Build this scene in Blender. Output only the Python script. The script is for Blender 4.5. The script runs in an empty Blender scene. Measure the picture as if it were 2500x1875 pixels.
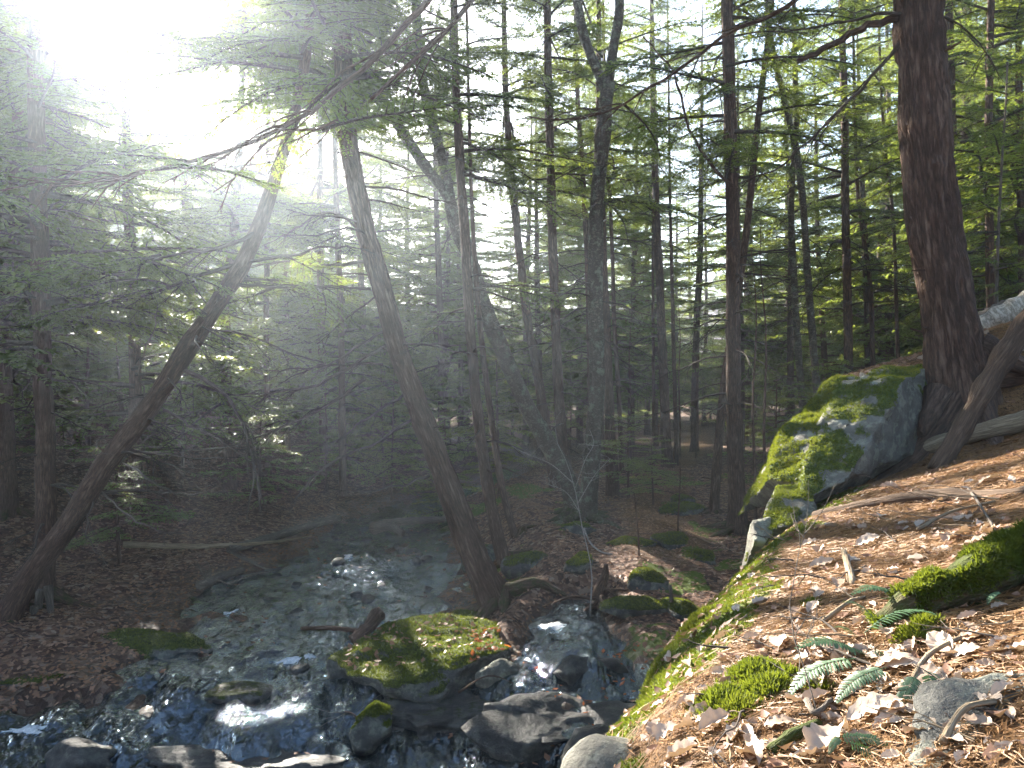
import bpy, bmesh, math, random
import numpy as np
from mathutils import Vector, Matrix

# ------------------------------------------------------------------ camera, sky, sun, exposure
scene = bpy.context.scene
COL = scene.collection
F = 1878.0                                   # focal length in photograph pixels (2500 wide)
cam_data = bpy.data.cameras.new('camera')
cam_data.sensor_width = 36.0
cam_data.lens = 36.0 * F / 2500.0
cam_data.clip_start = 0.05
cam_data.clip_end = 1000.0
cam = bpy.data.objects.new('camera', cam_data)
cam.rotation_euler = (math.radians(90), 0, 0)
COL.objects.link(cam)
scene.camera = cam

SUN = Vector((-1050.0, 1878.0, 897.0)).normalized()
SUN_EL = math.asin(SUN.z)
SUN_AZ = math.atan2(SUN.x, SUN.y)
world = bpy.data.worlds.new('World')
scene.world = world
world.use_nodes = True
wn = world.node_tree
wn.nodes.clear()
w_out = wn.nodes.new('ShaderNodeOutputWorld')
w_bg = wn.nodes.new('ShaderNodeBackground')
w_sky = wn.nodes.new('ShaderNodeTexSky')
w_sky.sky_type = 'NISHITA'
w_sky.sun_disc = False
w_sky.sun_elevation = SUN_EL
w_sky.sun_rotation = SUN_AZ
w_sky.air_density = 1.0
w_sky.dust_density = 1.5
w_sky.ozone_density = 1.0
w_bg.inputs['Strength'].default_value = 0.07
wn.links.new(w_sky.outputs[0], w_bg.inputs['Color'])
wn.links.new(w_bg.outputs[0], w_out.inputs['Surface'])

sun_data = bpy.data.lights.new('sun', 'SUN')
sun_data.energy = 5.0
sun_data.angle = math.radians(0.53)
sun_data.color = (1.0, 0.93, 0.82)
sun = bpy.data.objects.new('sun', sun_data)
sun.rotation_euler = SUN.to_track_quat('Z', 'Y').to_euler()
sun.location = (-12, 20, 14)
COL.objects.link(sun)

scene.view_settings.view_transform = 'Standard'
scene.view_settings.look = 'None'
scene.view_settings.gamma = 1.0
scene.view_settings.use_curve_mapping = False
scene.view_settings.exposure = 2.9

scene.render.engine = 'CYCLES'
cy = scene.cycles
cy.use_denoising = True
cy.use_adaptive_sampling = True
cy.adaptive_threshold = 0.05
cy.max_bounces = 5
cy.diffuse_bounces = 3
cy.glossy_bounces = 2
cy.transmission_bounces = 4
cy.transparent_max_bounces = 8
cy.volume_bounces = 0
cy.sample_clamp_indirect = 4.0
cy.caustics_reflective = False
cy.caustics_refractive = False

rng = np.random.default_rng(11)
R = random.Random(5)
HAZE_DENSITY = 0.0031

# ------------------------------------------------------------------ numeric helpers
_tab = np.random.default_rng(1234)
_PERM = np.tile(_tab.permutation(4096), 3).astype(np.int32)
_VAL = _tab.random(4096) * 2 - 1
def vnoise(p, seed=0):
    i = np.floor(p)
    f = p - i
    i = i.astype(np.int32) & 4095
    u = f * f * (3 - 2 * f)
    out = 0
    for dx in (0, 1):
        wx = u[:, 0] if dx else 1 - u[:, 0]
        px = _PERM[(i[:, 0] + dx + seed * 31) & 4095]
        for dy in (0, 1):
            wxy = wx * (u[:, 1] if dy else 1 - u[:, 1])
            py = _PERM[px + i[:, 1] + dy]
            out = out + wxy * ((1 - u[:, 2]) * _VAL[_PERM[py + i[:, 2]]] + u[:, 2] * _VAL[_PERM[py + i[:, 2] + 1]])
    return out
def vnoise2(p, seed=0):
    i = np.floor(p)
    f = p - i
    i = i.astype(np.int32) & 4095
    u = f * f * (3 - 2 * f)
    a, b = _PERM[(i[:, 0] + seed * 31) & 4095], _PERM[(i[:, 0] + 1 + seed * 31) & 4095]
    y0, y1 = i[:, 1], i[:, 1] + 1
    return ((_VAL[_PERM[a + y0]] * (1 - u[:, 0]) + _VAL[_PERM[b + y0]] * u[:, 0]) * (1 - u[:, 1]) + (_VAL[_PERM[a + y1]] * (1 - u[:, 0]) + _VAL[_PERM[b + y1]] * u[:, 0]) * u[:, 1])

def fbm(p, octaves=4, seed=0, gain=0.5):
    out, a, q = 0, 1.0, np.asarray(p, float)
    for k in range(octaves):
        out = out + a * (vnoise(q, seed + k * 17) if q.shape[1] == 3 else vnoise2(q, seed + k * 17))
        q = q * 2.03 + 11.3
        a *= gain
    return out

def fbm2(x, y, s, octaves=4, seed=0, gain=0.5):
    x = np.asarray(x, float); y = np.asarray(y, float)
    sh = np.broadcast(x, y).shape
    x, y = np.broadcast_to(x, sh).ravel(), np.broadcast_to(y, sh).ravel()
    return fbm(np.stack([x * s, y * s], 1), octaves, seed, gain).reshape(sh)

def sstep(a, b, x):
    t = np.clip((x - a) / (b - a), 0, 1)
    return t * t * (3 - 2 * t)

def P(u, v, Y):
    return np.array([(u - 1250.0) / F * Y, Y, (937.5 - v) / F * Y])

# ------------------------------------------------------------------ the lie of the land
def rim_x(y):
    return np.interp(y, [-30, -10, 0, 1, 2.2, 2.8, 3.5, 4.5, 5.2, 6, 7, 8, 10, 13, 20, 40, 140],
                     [-5, -1.5, -.7, -.37, .14, .42, .71, 1.32, 1.8, 2.3, 2.95, 3.4, 4.4, 6.2, 9, 15, 40])
def stream_c(y):
    return np.interp(y, [-30, 0, 6, 7.2, 8, 9, 11.5, 15, 17.5, 20, 23, 32, 60, 140], [-8, -4, -2.0, -2.0, -2.3, -2.55, -2.75, -2.55, -2.8, -2.2, -.6, .5, -8, -20])
def stream_h(y):
    return np.interp(y, [-30, 0, 6, 7.2, 8, 9, 10, 11.5, 15, 17.5, 20, 23, 32, 140], [3, 3, 3.2, 3.2, 2.7, 1.5, 1.8, 2.0, 1.25, 1.1, .6, .35, .3, .2])
def water_base(x, y):
    b = np.interp(y, [-30, 3, 5, 6.3, 7.3, 7.8, 8.5, 10, 14, 18, 24, 34, 60, 140], [-6, -4.4, -3.85, -3.55, -3.36, -3.24, -3.2, -3.17, -3.13, -3.1, -3.0, -2.92, -3.5, -8])
    side = sstep(-.6, .7, x) * sstep(5.5, 6.8, y) * (1 - sstep(10.2, 11.0, y))
    return b + .30 * side
BR = np.array([[2.1, 6.6], [1.45, 7.2], [.8, 8.1], [.62, 8.8], [.72, 9.5], [.9, 9.9]])
def branch_dist(x, y):
    d = np.full(np.shape(x), 1e9)
    for a, b in zip(BR[:-1], BR[1:]):
        ab = b - a
        t = np.clip(((x - a[0]) * ab[0] + (y - a[1]) * ab[1]) / (ab @ ab), 0, 1)
        d = np.minimum(d, np.hypot(x - a[0] - t * ab[0], y - a[1] - t * ab[1]))
    return d
def ground_z(x, y):
    x = np.asarray(x, float); y = np.asarray(y, float)
    w = water_base(x, y)
    c, h = stream_c(y), stream_h(y)
    shelf = np.interp(y, [-30, 0, 6, 9, 11, 14, 22, 35, 60, 100, 140], [-4, -3.2, -2.85, -2.72, -2.55, -2.38, -2.5, -2.75, -2.4, 1.5, 6])
    n1 = fbm2(x, y, .55, 3, 3)
    n2 = fbm2(x, y, 2.2, 3, 9)
    d = (x - c) / h
    bed = w - .16 * (1 - np.clip(d * d, 0, 1)) - .02 + .10 * n2 * (1 - sstep(14, 20, y)) + .07 * n1
    r = x - (c + h)
    rise = sstep(0, 1.7, r)
    right = w + rise * (shelf - w) + .02
    l = (c - h) - x
    left = w + .03 + .085 * np.clip(l, 0, 3.2) + .24 * np.clip(l - 3.2, 0, 9) + .05 * np.clip(l - 12.2, 0, 200)
    low = np.where(r > 0, right, np.where(l > 0, left, bed))
    low = low + .07 * n1 * np.clip(np.maximum(r, l), 0, 1) + .035 * n2
    bd = branch_dist(x, y)
    k = 1 - sstep(.30, .75, bd)
    low = low * (1 - k) + np.minimum(low, w - .10 + .06 * n2) * k
    # hillside on the right of the path
    hr = x - rim_x(y)
    step = sstep(6.5, 8.1, y + .25 * (x - 3)) * (1 - sstep(9, 16, y))
    up = -.95 + .30 * np.clip(hr, -1.5, 5) + .22 * np.clip(hr - 5, 0, 8) + .04 * np.clip(hr - 13, 0, 200) + 1.0 * step
    up = up - .62 * np.clip(.42 - hr, 0, .75) ** 1.25 * (1 - sstep(5.2, 6.2, y))
    up = np.where(y > 9, up * (1 - sstep(9, 18, y)) + (shelf + .5 + .20 * np.clip(hr, -2.5, 9)) * sstep(9, 18, y), up)
    up = up + .045 * n1 + .018 * n2 + .006 * fbm2(x, y, 9, 2, 5)
    edge = np.interp(y, [0, 4.5, 8, 12, 20], [.55, .6, .9, 2.0, 4])
    t = sstep(-1, .12, (hr + .10 * n2) / edge)
    z = low * (1 - t) + np.maximum(up, low) * t
    # far ring of hills
    rad = np.hypot(x, y - 20)
    z = z + 9.0 * sstep(75, 125, rad) + np.where(y < -4, .12 * np.clip(-4 - y, 0, 30), 0)
    return z
def gz(x, y):
    return float(ground_z(np.array([x]), np.array([y]))[0])
def px_ground(u, v, y0=.9, y1=60):
    ys = np.concatenate([np.arange(y0, 9, .01), np.arange(9, y1, .05)])
    xs, zs = (u - 1250.0) / F * ys, (937.5 - v) / F * ys
    under = np.nonzero(zs < ground_z(xs, ys))[0]
    i = under[0] if len(under) else len(ys) - 1
    return np.array([xs[i], ys[i], ground_z(xs[i:i+1], ys[i:i+1])[0]])
# sun coordinates: p across the sunbeam, s along it, zc height of a ray at s=0
def beam(x, y, z):
    return .873 * x + .488 * y, -.488 * x + .873 * y, z - .4168 * (-.488 * x + .873 * y)
SHAFTS = [(1.3, 2.6, -2.3, -.9, 1.0), (2.6, 4.4, -2.8, -.8, 1.4), (4.4, 6.2, -3.2, -1.5, 1.4), (-.5, .55, -.7, .3, .3), (3.0, 4.6, -6.5, -5.4, .9), (6.1, 6.9, -6.4, -5.4, .4),
          (-.3, 1.3, -7.3, -6.2, .3), (3.3, 4.2, -8.8, -8.0, .7), (9.1, 9.9, -7.3, -6.4, .4)]   # gaps in the canopy: across the beam from, to, height from, to, crown margin
def in_beam(x, y, z):
    p, s, zc = beam(x, y, z)
    return any(a < p < b and c < zc < d for a, b, c, d, m in SHAFTS)

# ------------------------------------------------------------------ mesh helpers
BARKS = set()
class MB:
    def __init__(self):
        self.v, self.f3, self.f4, self.n, self.att = [], [], [], 0, []
        self.mi, self.m3, self.m4, self.gr = 0, [], [], []
    def add(self, v, quads=None, tris=None, att=None, grain=None):
        v = np.asarray(v, float).reshape(-1, 3)
        self.gr.append(v if grain is None else grain)
        if quads is not None and len(quads): self.m4.append(np.full(len(np.asarray(quads).reshape(-1, 4)), self.mi))
        if tris is not None and len(tris): self.m3.append(np.full(len(np.asarray(tris).reshape(-1, 3)), self.mi))
        if quads is not None and len(quads): self.f4.append(np.asarray(quads, np.int64).reshape(-1, 4) + self.n)
        if tris is not None and len(tris): self.f3.append(np.asarray(tris, np.int64).reshape(-1, 3) + self.n)
        self.v.append(v); self.n += len(v)
        self.att.append(np.zeros((len(v), 3)) if att is None else np.broadcast_to(np.asarray(att, float), (len(v), 3)))
    def mesh(self, name, mat, smooth=True, masks=False):
        V = np.concatenate(self.v) if self.v else np.zeros((0, 3))
        f4 = np.concatenate(self.f4) if self.f4 else np.zeros((0, 4), np.int64)
        f3 = np.concatenate(self.f3) if self.f3 else np.zeros((0, 3), np.int64)
        me = bpy.data.meshes.new(name)
        me.vertices.add(len(V))
        me.vertices.foreach_set('co', V.astype(np.float32).ravel())
        me.loops.add(len(f4) * 4 + len(f3) * 3)
        me.loops.foreach_set('vertex_index', np.concatenate([f4.ravel(), f3.ravel()]).astype(np.int32))
        me.polygons.add(len(f4) + len(f3))
        start = np.concatenate([np.arange(len(f4)) * 4, len(f4) * 4 + np.arange(len(f3)) * 3]).astype(np.int32)
        me.polygons.foreach_set('loop_start', start)
        me.update(calc_edges=True)
        if smooth and len(me.polygons):
            me.polygons.foreach_set('use_smooth', np.ones(len(me.polygons), bool))
        if masks:
            a = me.attributes.new('masks', 'FLOAT_VECTOR', 'POINT')
            a.data.foreach_set('vector', np.concatenate(self.att).astype(np.float32).ravel())
        if masks or any(mm.name in BARKS for mm in (mat if isinstance(mat, (list, tuple)) else [mat])):
            a = me.attributes.new('grain', 'FLOAT_VECTOR', 'POINT')
            a.data.foreach_set('vector', np.concatenate(self.gr).astype(np.float32).ravel())
        for mm in (mat if isinstance(mat, (list, tuple)) else [mat]): me.materials.append(mm)
        if isinstance(mat, (list, tuple)):
            me.polygons.foreach_set('material_index', np.concatenate(self.m4 + self.m3).astype(np.int32))
        return me

def obj(name, me, parent=None, loc=None):
    o = bpy.data.objects.new(name, me)
    COL.objects.link(o)
    if parent is not None: o.parent = parent
    if loc is not None: o.location = loc
    return o
def tag(o, label=None, cat=None, group=None, kind=None):
    if label: o['label'] = label
    if cat: o['category'] = cat
    if group: o['group'] = group
    if kind: o['kind'] = kind
    return o
def empty(name, loc):
    o = bpy.data.objects.new(name, None)
    o.empty_display_size = .1
    o.location = loc
    COL.objects.link(o)
    return o

def tube(mb, pts, rad, sides=6, cap=True, rough=0.0, seed=0, flare=None, att=None, fis=0.0):
    pts = np.asarray(pts, float); n = len(pts)
    rad = np.broadcast_to(np.asarray(rad, float), (n,))
    T = np.gradient(pts, axis=0)
    T /= np.linalg.norm(T, axis=1, keepdims=True) + 1e-9
    m = T.mean(0)
    ref = np.array([0, 0, 1.0]) if abs(m[2]) < .8 * np.linalg.norm(m) else np.array([0, 1.0, 0])
    N = np.cross(T, ref); N /= np.linalg.norm(N, axis=1, keepdims=True) + 1e-9
    B = np.cross(T, N)
    a = np.linspace(0, 2 * math.pi, sides, endpoint=False)
    D = np.cos(a)[None, :, None] * N[:, None] + np.sin(a)[None, :, None] * B[:, None]
    rr = np.repeat(rad[:, None], sides, 1)
    if flare is not None: rr = rr * flare(np.arange(n)[:, None] / (n - 1.0), a[None, :])
    V = pts[:, None] + rr[..., None] * D
    if rough:
        q = V.reshape(-1, 3)
        base = rad.max()
        k = fbm(q / base * np.array([1.3, 1.3, .35]), 3, seed).reshape(n, sides)
        V = pts[:, None] + (rr * (1 + rough * k))[..., None] * D
    if fis:
        sl0 = np.concatenate([[0], np.cumsum(np.linalg.norm(np.diff(pts, axis=0), axis=1))])
        gq = np.stack([np.cos(a)[None] * rad.max() + 0 * rr, np.sin(a)[None] * rad.max() + 0 * rr, np.repeat(sl0[:, None], sides, 1) * .16], -1).reshape(-1, 3)
        k = np.minimum(np.abs(fbm(gq * 17, 3, seed + 5, .6)).reshape(n, sides), .45)
        V = V + ((k - .25) * fis * rad.max())[..., None] * D
    V = V.reshape(-1, 3)
    sl = np.concatenate([[0], np.cumsum(np.linalg.norm(np.diff(pts, axis=0), axis=1))])
    grain = np.stack([np.cos(a)[None] * rad[:, None], np.sin(a)[None] * rad[:, None], np.repeat(sl[:, None], sides, 1)], -1).reshape(-1, 3) + seed * .37 % 7.0
    i = np.arange(n - 1)[:, None] * sides + np.arange(sides)[None]
    j = np.arange(n - 1)[:, None] * sides + (np.arange(sides)[None] + 1) % sides
    quads = np.stack([i, j, j + sides, i + sides], -1).reshape(-1, 4)
    tris = []
    if cap:
        V = np.concatenate([V, pts[:1], pts[-1:]]); grain = np.concatenate([grain, grain[:1], grain[-1:]])
        c0, c1 = n * sides, n * sides + 1
        for k in range(sides):
            k2 = (k + 1) % sides
            tris.append((c0, k2, k)); tris.append((c1, (n - 1) * sides + k, (n - 1) * sides + k2))
    mb.add(V, quads, tris, att, grain)

def resample(pts, n):
    pts = np.asarray(pts, float)
    d = np.concatenate([[0], np.cumsum(np.linalg.norm(np.diff(pts, axis=0), axis=1))])
    # smooth through the points with a Catmull-Rom-like spline
    t = np.linspace(0, d[-1], n)
    m = np.gradient(pts, d, axis=0)
    k = np.clip(np.searchsorted(d, t, 'right') - 1, 0, len(d) - 2)
    h = (d[k + 1] - d[k])[:, None]
    s = ((t - d[k]) / (d[k + 1] - d[k]))[:, None]
    return ((2*s**3 - 3*s**2 + 1) * pts[k] + (s**3 - 2*s**2 + s) * h * m[k] + (-2*s**3 + 3*s**2) * pts[k+1] + (s**3 - s**2) * h * m[k+1])

# ------------------------------------------------------------------ materials
def new_mat(name):
    m = bpy.data.materials.new(name)
    m.use_nodes = True
    nt = m.node_tree
    nt.nodes.clear()
    out = nt.nodes.new('ShaderNodeOutputMaterial')
    return m, nt, out
def node(nt, kind, **kw):
    n = nt.nodes.new(kind)
    for k, v in kw.items():
        if k in n.inputs: n.inputs[k].default_value = v
        else: setattr(n, k, v)
    return n
def coords(nt, scale=(1, 1, 1), which='Object'):
    tc = nt.nodes.new('ShaderNodeTexCoord')
    mp = nt.nodes.new('ShaderNodeMapping')
    mp.inputs['Scale'].default_value = scale
    nt.links.new(tc.outputs[which], mp.inputs['Vector'])
    return mp.outputs[0]
def ramp(nt, fac, stops, interp='LINEAR'):
    r = nt.nodes.new('ShaderNodeValToRGB')
    r.color_ramp.interpolation = interp
    el = r.color_ramp.elements
    while len(el) > 1: el.remove(el[-1])
    el[0].position, el[0].color = stops[0][0], (*stops[0][1], 1)
    for p, c in stops[1:]:
        e = el.new(p); e.color = (*c, 1)
    nt.links.new(fac, r.inputs[0])
    return r.outputs[0]
def mixc(nt, fac, a, b):
    m = nt.nodes.new('ShaderNodeMix'); m.data_type = 'RGBA'
    for s, v in ((0, fac), (6, a), (7, b)):
        if hasattr(v, 'links'): nt.links.new(v, m.inputs[s])
        elif s == 0: m.inputs[0].default_value = v
        else: m.inputs[s].default_value = (*v, 1)
    return m.outputs[2]
def math_n(nt, op, a, b=None, clamp=False):
    m = nt.nodes.new('ShaderNodeMath'); m.operation = op; m.use_clamp = clamp
    for s, v in ((0, a), (1, b)):
        if v is None: continue
        if hasattr(v, 'links'): nt.links.new(v, m.inputs[s])
        else: m.inputs[s].default_value = v
    return m.outputs[0]
def noise_n(nt, vec, scale, detail=4, rough=.55, out='Fac'):
    n = node(nt, 'ShaderNodeTexNoise', Scale=scale, Detail=detail, Roughness=rough)
    nt.links.new(vec, n.inputs['Vector'])
    return n.outputs[out]
def voro_n(nt, vec, scale, out='Color', feature='F1', rand=1.0):
    n = node(nt, 'ShaderNodeTexVoronoi', Scale=scale, Randomness=rand)
    n.feature = feature
    nt.links.new(vec, n.inputs['Vector'])
    return n.outputs[out]
def bump_n(nt, h, strength=.5, dist=.02, normal=None):
    b = node(nt, 'ShaderNodeBump', Strength=strength, Distance=dist)
    nt.links.new(h, b.inputs['Height'])
    if normal is not None: nt.links.new(normal, b.inputs['Normal'])
    return b.outputs[0]
def principled(nt, out, color, rough=.8, normal=None, spec=.3, **kw):
    b = nt.nodes.new('ShaderNodeBsdfPrincipled')
    if hasattr(color, 'links'): nt.links.new(color, b.inputs['Base Color'])
    else: b.inputs['Base Color'].default_value = (*color, 1)
    if hasattr(rough, 'links'): nt.links.new(rough, b.inputs['Roughness'])
    else: b.inputs['Roughness'].default_value = rough
    b.inputs['Specular IOR Level'].default_value = spec
    for k, v in kw.items(): b.inputs[k].default_value = v
    if normal is not None: nt.links.new(normal, b.inputs['Normal'])
    nt.links.new(b.outputs[0], out.inputs['Surface'])
    return b
def mask_xyz(nt):
    a = nt.nodes.new('ShaderNodeAttribute'); a.attribute_name = 'masks'
    s = nt.nodes.new('ShaderNodeSeparateXYZ')
    nt.links.new(a.outputs['Vector'], s.inputs[0])
    return s.outputs

def bark_mat(name, dark, mid, light, zs=.16, scale=26, lichen=None, bump=.9, moss_col=(.075, .085, .018)):
    BARKS.add(name)
    m, nt, out = new_mat(name)
    at = nt.nodes.new('ShaderNodeAttribute'); at.attribute_name = 'grain'
    def mapped(sc):
        mp = nt.nodes.new('ShaderNodeMapping'); mp.inputs['Scale'].default_value = sc
        nt.links.new(at.outputs['Vector'], mp.inputs['Vector'])
        return mp.outputs[0]
    v = mapped((1, 1, zs)); iso = mapped((1, 1, 1))
    n1 = noise_n(nt, v, scale, 5, .6)
    rg = math_n(nt, 'MULTIPLY', math_n(nt, 'ABSOLUTE', math_n(nt, 'SUBTRACT', n1, .5)), 5.0, True)
    n3 = noise_n(nt, v, scale * 3.3, 4, .6)
    n2 = noise_n(nt, iso, 4.0, 5)
    h = math_n(nt, 'ADD', math_n(nt, 'MULTIPLY', rg, .6), math_n(nt, 'MULTIPLY', n3, .5))
    col = ramp(nt, h, [(.18, dark), (.5, mid), (.85, light)])
    col = mixc(nt, math_n(nt, 'MULTIPLY', n2, .5), col, mid)
    col = mixc(nt, math_n(nt, 'MULTIPLY', ramp(nt, noise_n(nt, iso, 1.7, 4), [(.45, (0, 0, 0)), (.7, (1, 1, 1))]), .45), col, dark)
    if lichen:
        lm = ramp(nt, noise_n(nt, iso, 7, 6, .7), [(.52, (0, 0, 0)), (.62, (1, 1, 1))])
        col = mixc(nt, math_n(nt, 'MULTIPLY', lm, .75), col, lichen)
    mk = mask_xyz(nt)
    mm = ramp(nt, math_n(nt, 'ADD', mk[0], math_n(nt, 'MULTIPLY', noise_n(nt, iso, 11, 5, .7), .7)), [(.78, (0, 0, 0)), (.95, (1, 1, 1))])
    col = mixc(nt, mm, col, mixc(nt, noise_n(nt, iso, 40, 3), (.03, .045, .008), moss_col))
    principled(nt, out, col, .88, bump_n(nt, h, bump, .025), .2)
    return m
M = {}
M['bark'] = bark_mat('hemlock_bark', (.032, .020, .014), (.135, .082, .055), (.26, .175, .125))
M['bark_big'] = bark_mat('hemlock_bark_coarse', (.030, .019, .013), (.135, .083, .056), (.27, .185, .13), zs=.13, scale=22, bump=1.0)
M['birch'] = bark_mat('birch_bark', (.045, .035, .025), (.12, .095, .065), (.24, .20, .15), zs=1.6, scale=16, lichen=(.20, .21, .15))
M['dead'] = bark_mat('dead_wood', (.06, .048, .038), (.16, .13, .10), (.30, .25, .20), zs=.1, scale=40, bump=.5)
M['twig'] = bark_mat('twig_bark', (.04, .03, .024), (.10, .078, .06), (.17, .135, .11), zs=.2, scale=40, bump=.3)
M['pale_twig'] = bark_mat('pale_twig_bark', (.22, .19, .17), (.38, .34, .31), (.50, .46, .42), zs=1, scale=25, bump=.3)
M['log'] = bark_mat('weathered_wood', (.12, .085, .05), (.30, .225, .14), (.46, .37, .25), zs=.07, scale=40, bump=.5)
M['snag'] = bark_mat('brown_rotten_wood', (.045, .028, .018), (.13, .085, .055), (.24, .17, .115), zs=.08, scale=36, bump=.7)
M['birch_log'] = bark_mat('birch_log_bark', (.10, .08, .06), (.50, .45, .36), (.68, .62, .52), zs=2.5, scale=9, bump=.4)

def leaf_mat(name, cols, trans, tfac=.45, rough=.55, spec=.35, var=(.75, 1.3), nscale=1.4):
    m, nt, out = new_mat(name)
    oi = nt.nodes.new('ShaderNodeObjectInfo')
    n = noise_n(nt, coords(nt), nscale, 3)
    f = math_n(nt, 'ADD', math_n(nt, 'MULTIPLY', n, .7), math_n(nt, 'MULTIPLY', oi.outputs['Random'], .35))
    k = len(cols)
    col = ramp(nt, f, [(.25 + .6 * i / max(k - 1, 1), c) for i, c in enumerate(cols)])
    b = nt.nodes.new('ShaderNodeBsdfPrincipled')
    nt.links.new(col, b.inputs['Base Color'])
    b.inputs['Roughness'].default_value = rough
    b.inputs['Specular IOR Level'].default_value = spec
    t = nt.nodes.new('ShaderNodeBsdfTranslucent')
    tcol = mixc(nt, f, trans[0], trans[1])
    nt.links.new(tcol, t.inputs['Color'])
    mx = nt.nodes.new('ShaderNodeMixShader')
    mx.inputs[0].default_value = tfac
    nt.links.new(b.outputs[0], mx.inputs[1]); nt.links.new(t.outputs[0], mx.inputs[2])
    nt.links.new(mx.outputs[0], out.inputs['Surface'])
    return m
M['needle'] = leaf_mat('hemlock_needles', [(.035, .065, .035), (.055, .095, .038), (.085, .125, .04)], [(.17, .26, .04), (.36, .40, .05)], .5, .42, .5)
M['young'] = leaf_mat('young_hemlock_needles', [(.055, .105, .07), (.075, .13, .075), (.10, .15, .06)], [(.20, .29, .06), (.46, .46, .05)], .5, .42, .5)
M['fern'] = leaf_mat('fern_leaf', [(.06, .12, .055), (.085, .155, .065)], [(.12, .22, .04), (.16, .26, .05)], .25, .45, .5)
M['moss'] = leaf_mat('moss', [(.05, .075, .010), (.085, .11, .014), (.15, .155, .025)], [(.16, .22, .018), (.27, .29, .025)], .38, .7, .2, nscale=7)
def dry_leaf_mat(name, cols, tfac, nscale=2.0, rough=.6):
    return leaf_mat(name, cols, [(.30, .19, .10), (.36, .24, .13)], tfac, rough, .3, nscale=nscale)
M['leaf'] = dry_leaf_mat('dry_beech_leaf', [(.30, .19, .12), (.46, .35, .26), (.62, .53, .43)], .18)
M['litter_leaf'] = dry_leaf_mat('fallen_leaf', [(.14, .065, .034), (.26, .135, .08), (.40, .25, .17), (.50, .38, .30)], .15, 9)
M['orange_leaf'] = leaf_mat('wet_orange_leaf', [(.22, .06, .02), (.36, .12, .04)], [(.5, .16, .03), (.6, .2, .04)], .35, .25, .5)
M['dry_needle'] = dry_leaf_mat('dry_pine_needle', [(.20, .095, .030), (.38, .205, .075), (.54, .36, .17)], .1, 14)

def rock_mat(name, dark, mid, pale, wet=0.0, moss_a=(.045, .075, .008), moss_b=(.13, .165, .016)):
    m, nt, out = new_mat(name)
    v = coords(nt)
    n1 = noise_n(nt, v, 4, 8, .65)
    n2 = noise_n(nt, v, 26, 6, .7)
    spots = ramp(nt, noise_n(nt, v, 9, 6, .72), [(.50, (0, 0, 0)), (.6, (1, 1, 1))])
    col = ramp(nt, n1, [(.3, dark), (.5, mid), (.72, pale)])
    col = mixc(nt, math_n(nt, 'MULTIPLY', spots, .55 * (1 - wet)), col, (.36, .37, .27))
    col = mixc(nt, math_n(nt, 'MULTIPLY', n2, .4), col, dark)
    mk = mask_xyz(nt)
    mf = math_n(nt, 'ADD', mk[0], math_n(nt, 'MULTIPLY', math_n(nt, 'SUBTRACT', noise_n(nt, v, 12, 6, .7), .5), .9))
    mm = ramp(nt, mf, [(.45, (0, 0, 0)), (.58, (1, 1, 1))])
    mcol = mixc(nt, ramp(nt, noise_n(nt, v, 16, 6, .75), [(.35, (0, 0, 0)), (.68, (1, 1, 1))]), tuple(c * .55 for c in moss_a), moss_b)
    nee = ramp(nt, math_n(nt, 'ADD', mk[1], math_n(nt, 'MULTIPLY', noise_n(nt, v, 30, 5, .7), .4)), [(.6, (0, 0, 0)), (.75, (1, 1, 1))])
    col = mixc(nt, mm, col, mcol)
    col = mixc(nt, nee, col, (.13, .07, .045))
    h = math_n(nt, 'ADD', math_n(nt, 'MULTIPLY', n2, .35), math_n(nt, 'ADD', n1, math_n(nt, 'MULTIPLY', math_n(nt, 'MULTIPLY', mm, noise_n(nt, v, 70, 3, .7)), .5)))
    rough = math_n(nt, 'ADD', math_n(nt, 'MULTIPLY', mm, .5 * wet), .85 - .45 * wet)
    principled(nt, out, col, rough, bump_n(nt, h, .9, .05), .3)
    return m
M['rock'] = rock_mat('lichen_rock', (.06, .055, .043), (.14, .132, .105), (.26, .25, .20))
M['wet_rock'] = rock_mat('wet_rock', (.022, .021, .02), (.05, .046, .042), (.11, .10, .09), wet=.75, moss_a=(.03, .045, .008), moss_b=(.08, .095, .014))
M['damp_rock'] = rock_mat('damp_mossy_rock', (.03, .03, .026), (.08, .078, .068), (.16, .155, .135), wet=.35, moss_a=(.035, .055, .008), moss_b=(.10, .12, .016))

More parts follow.
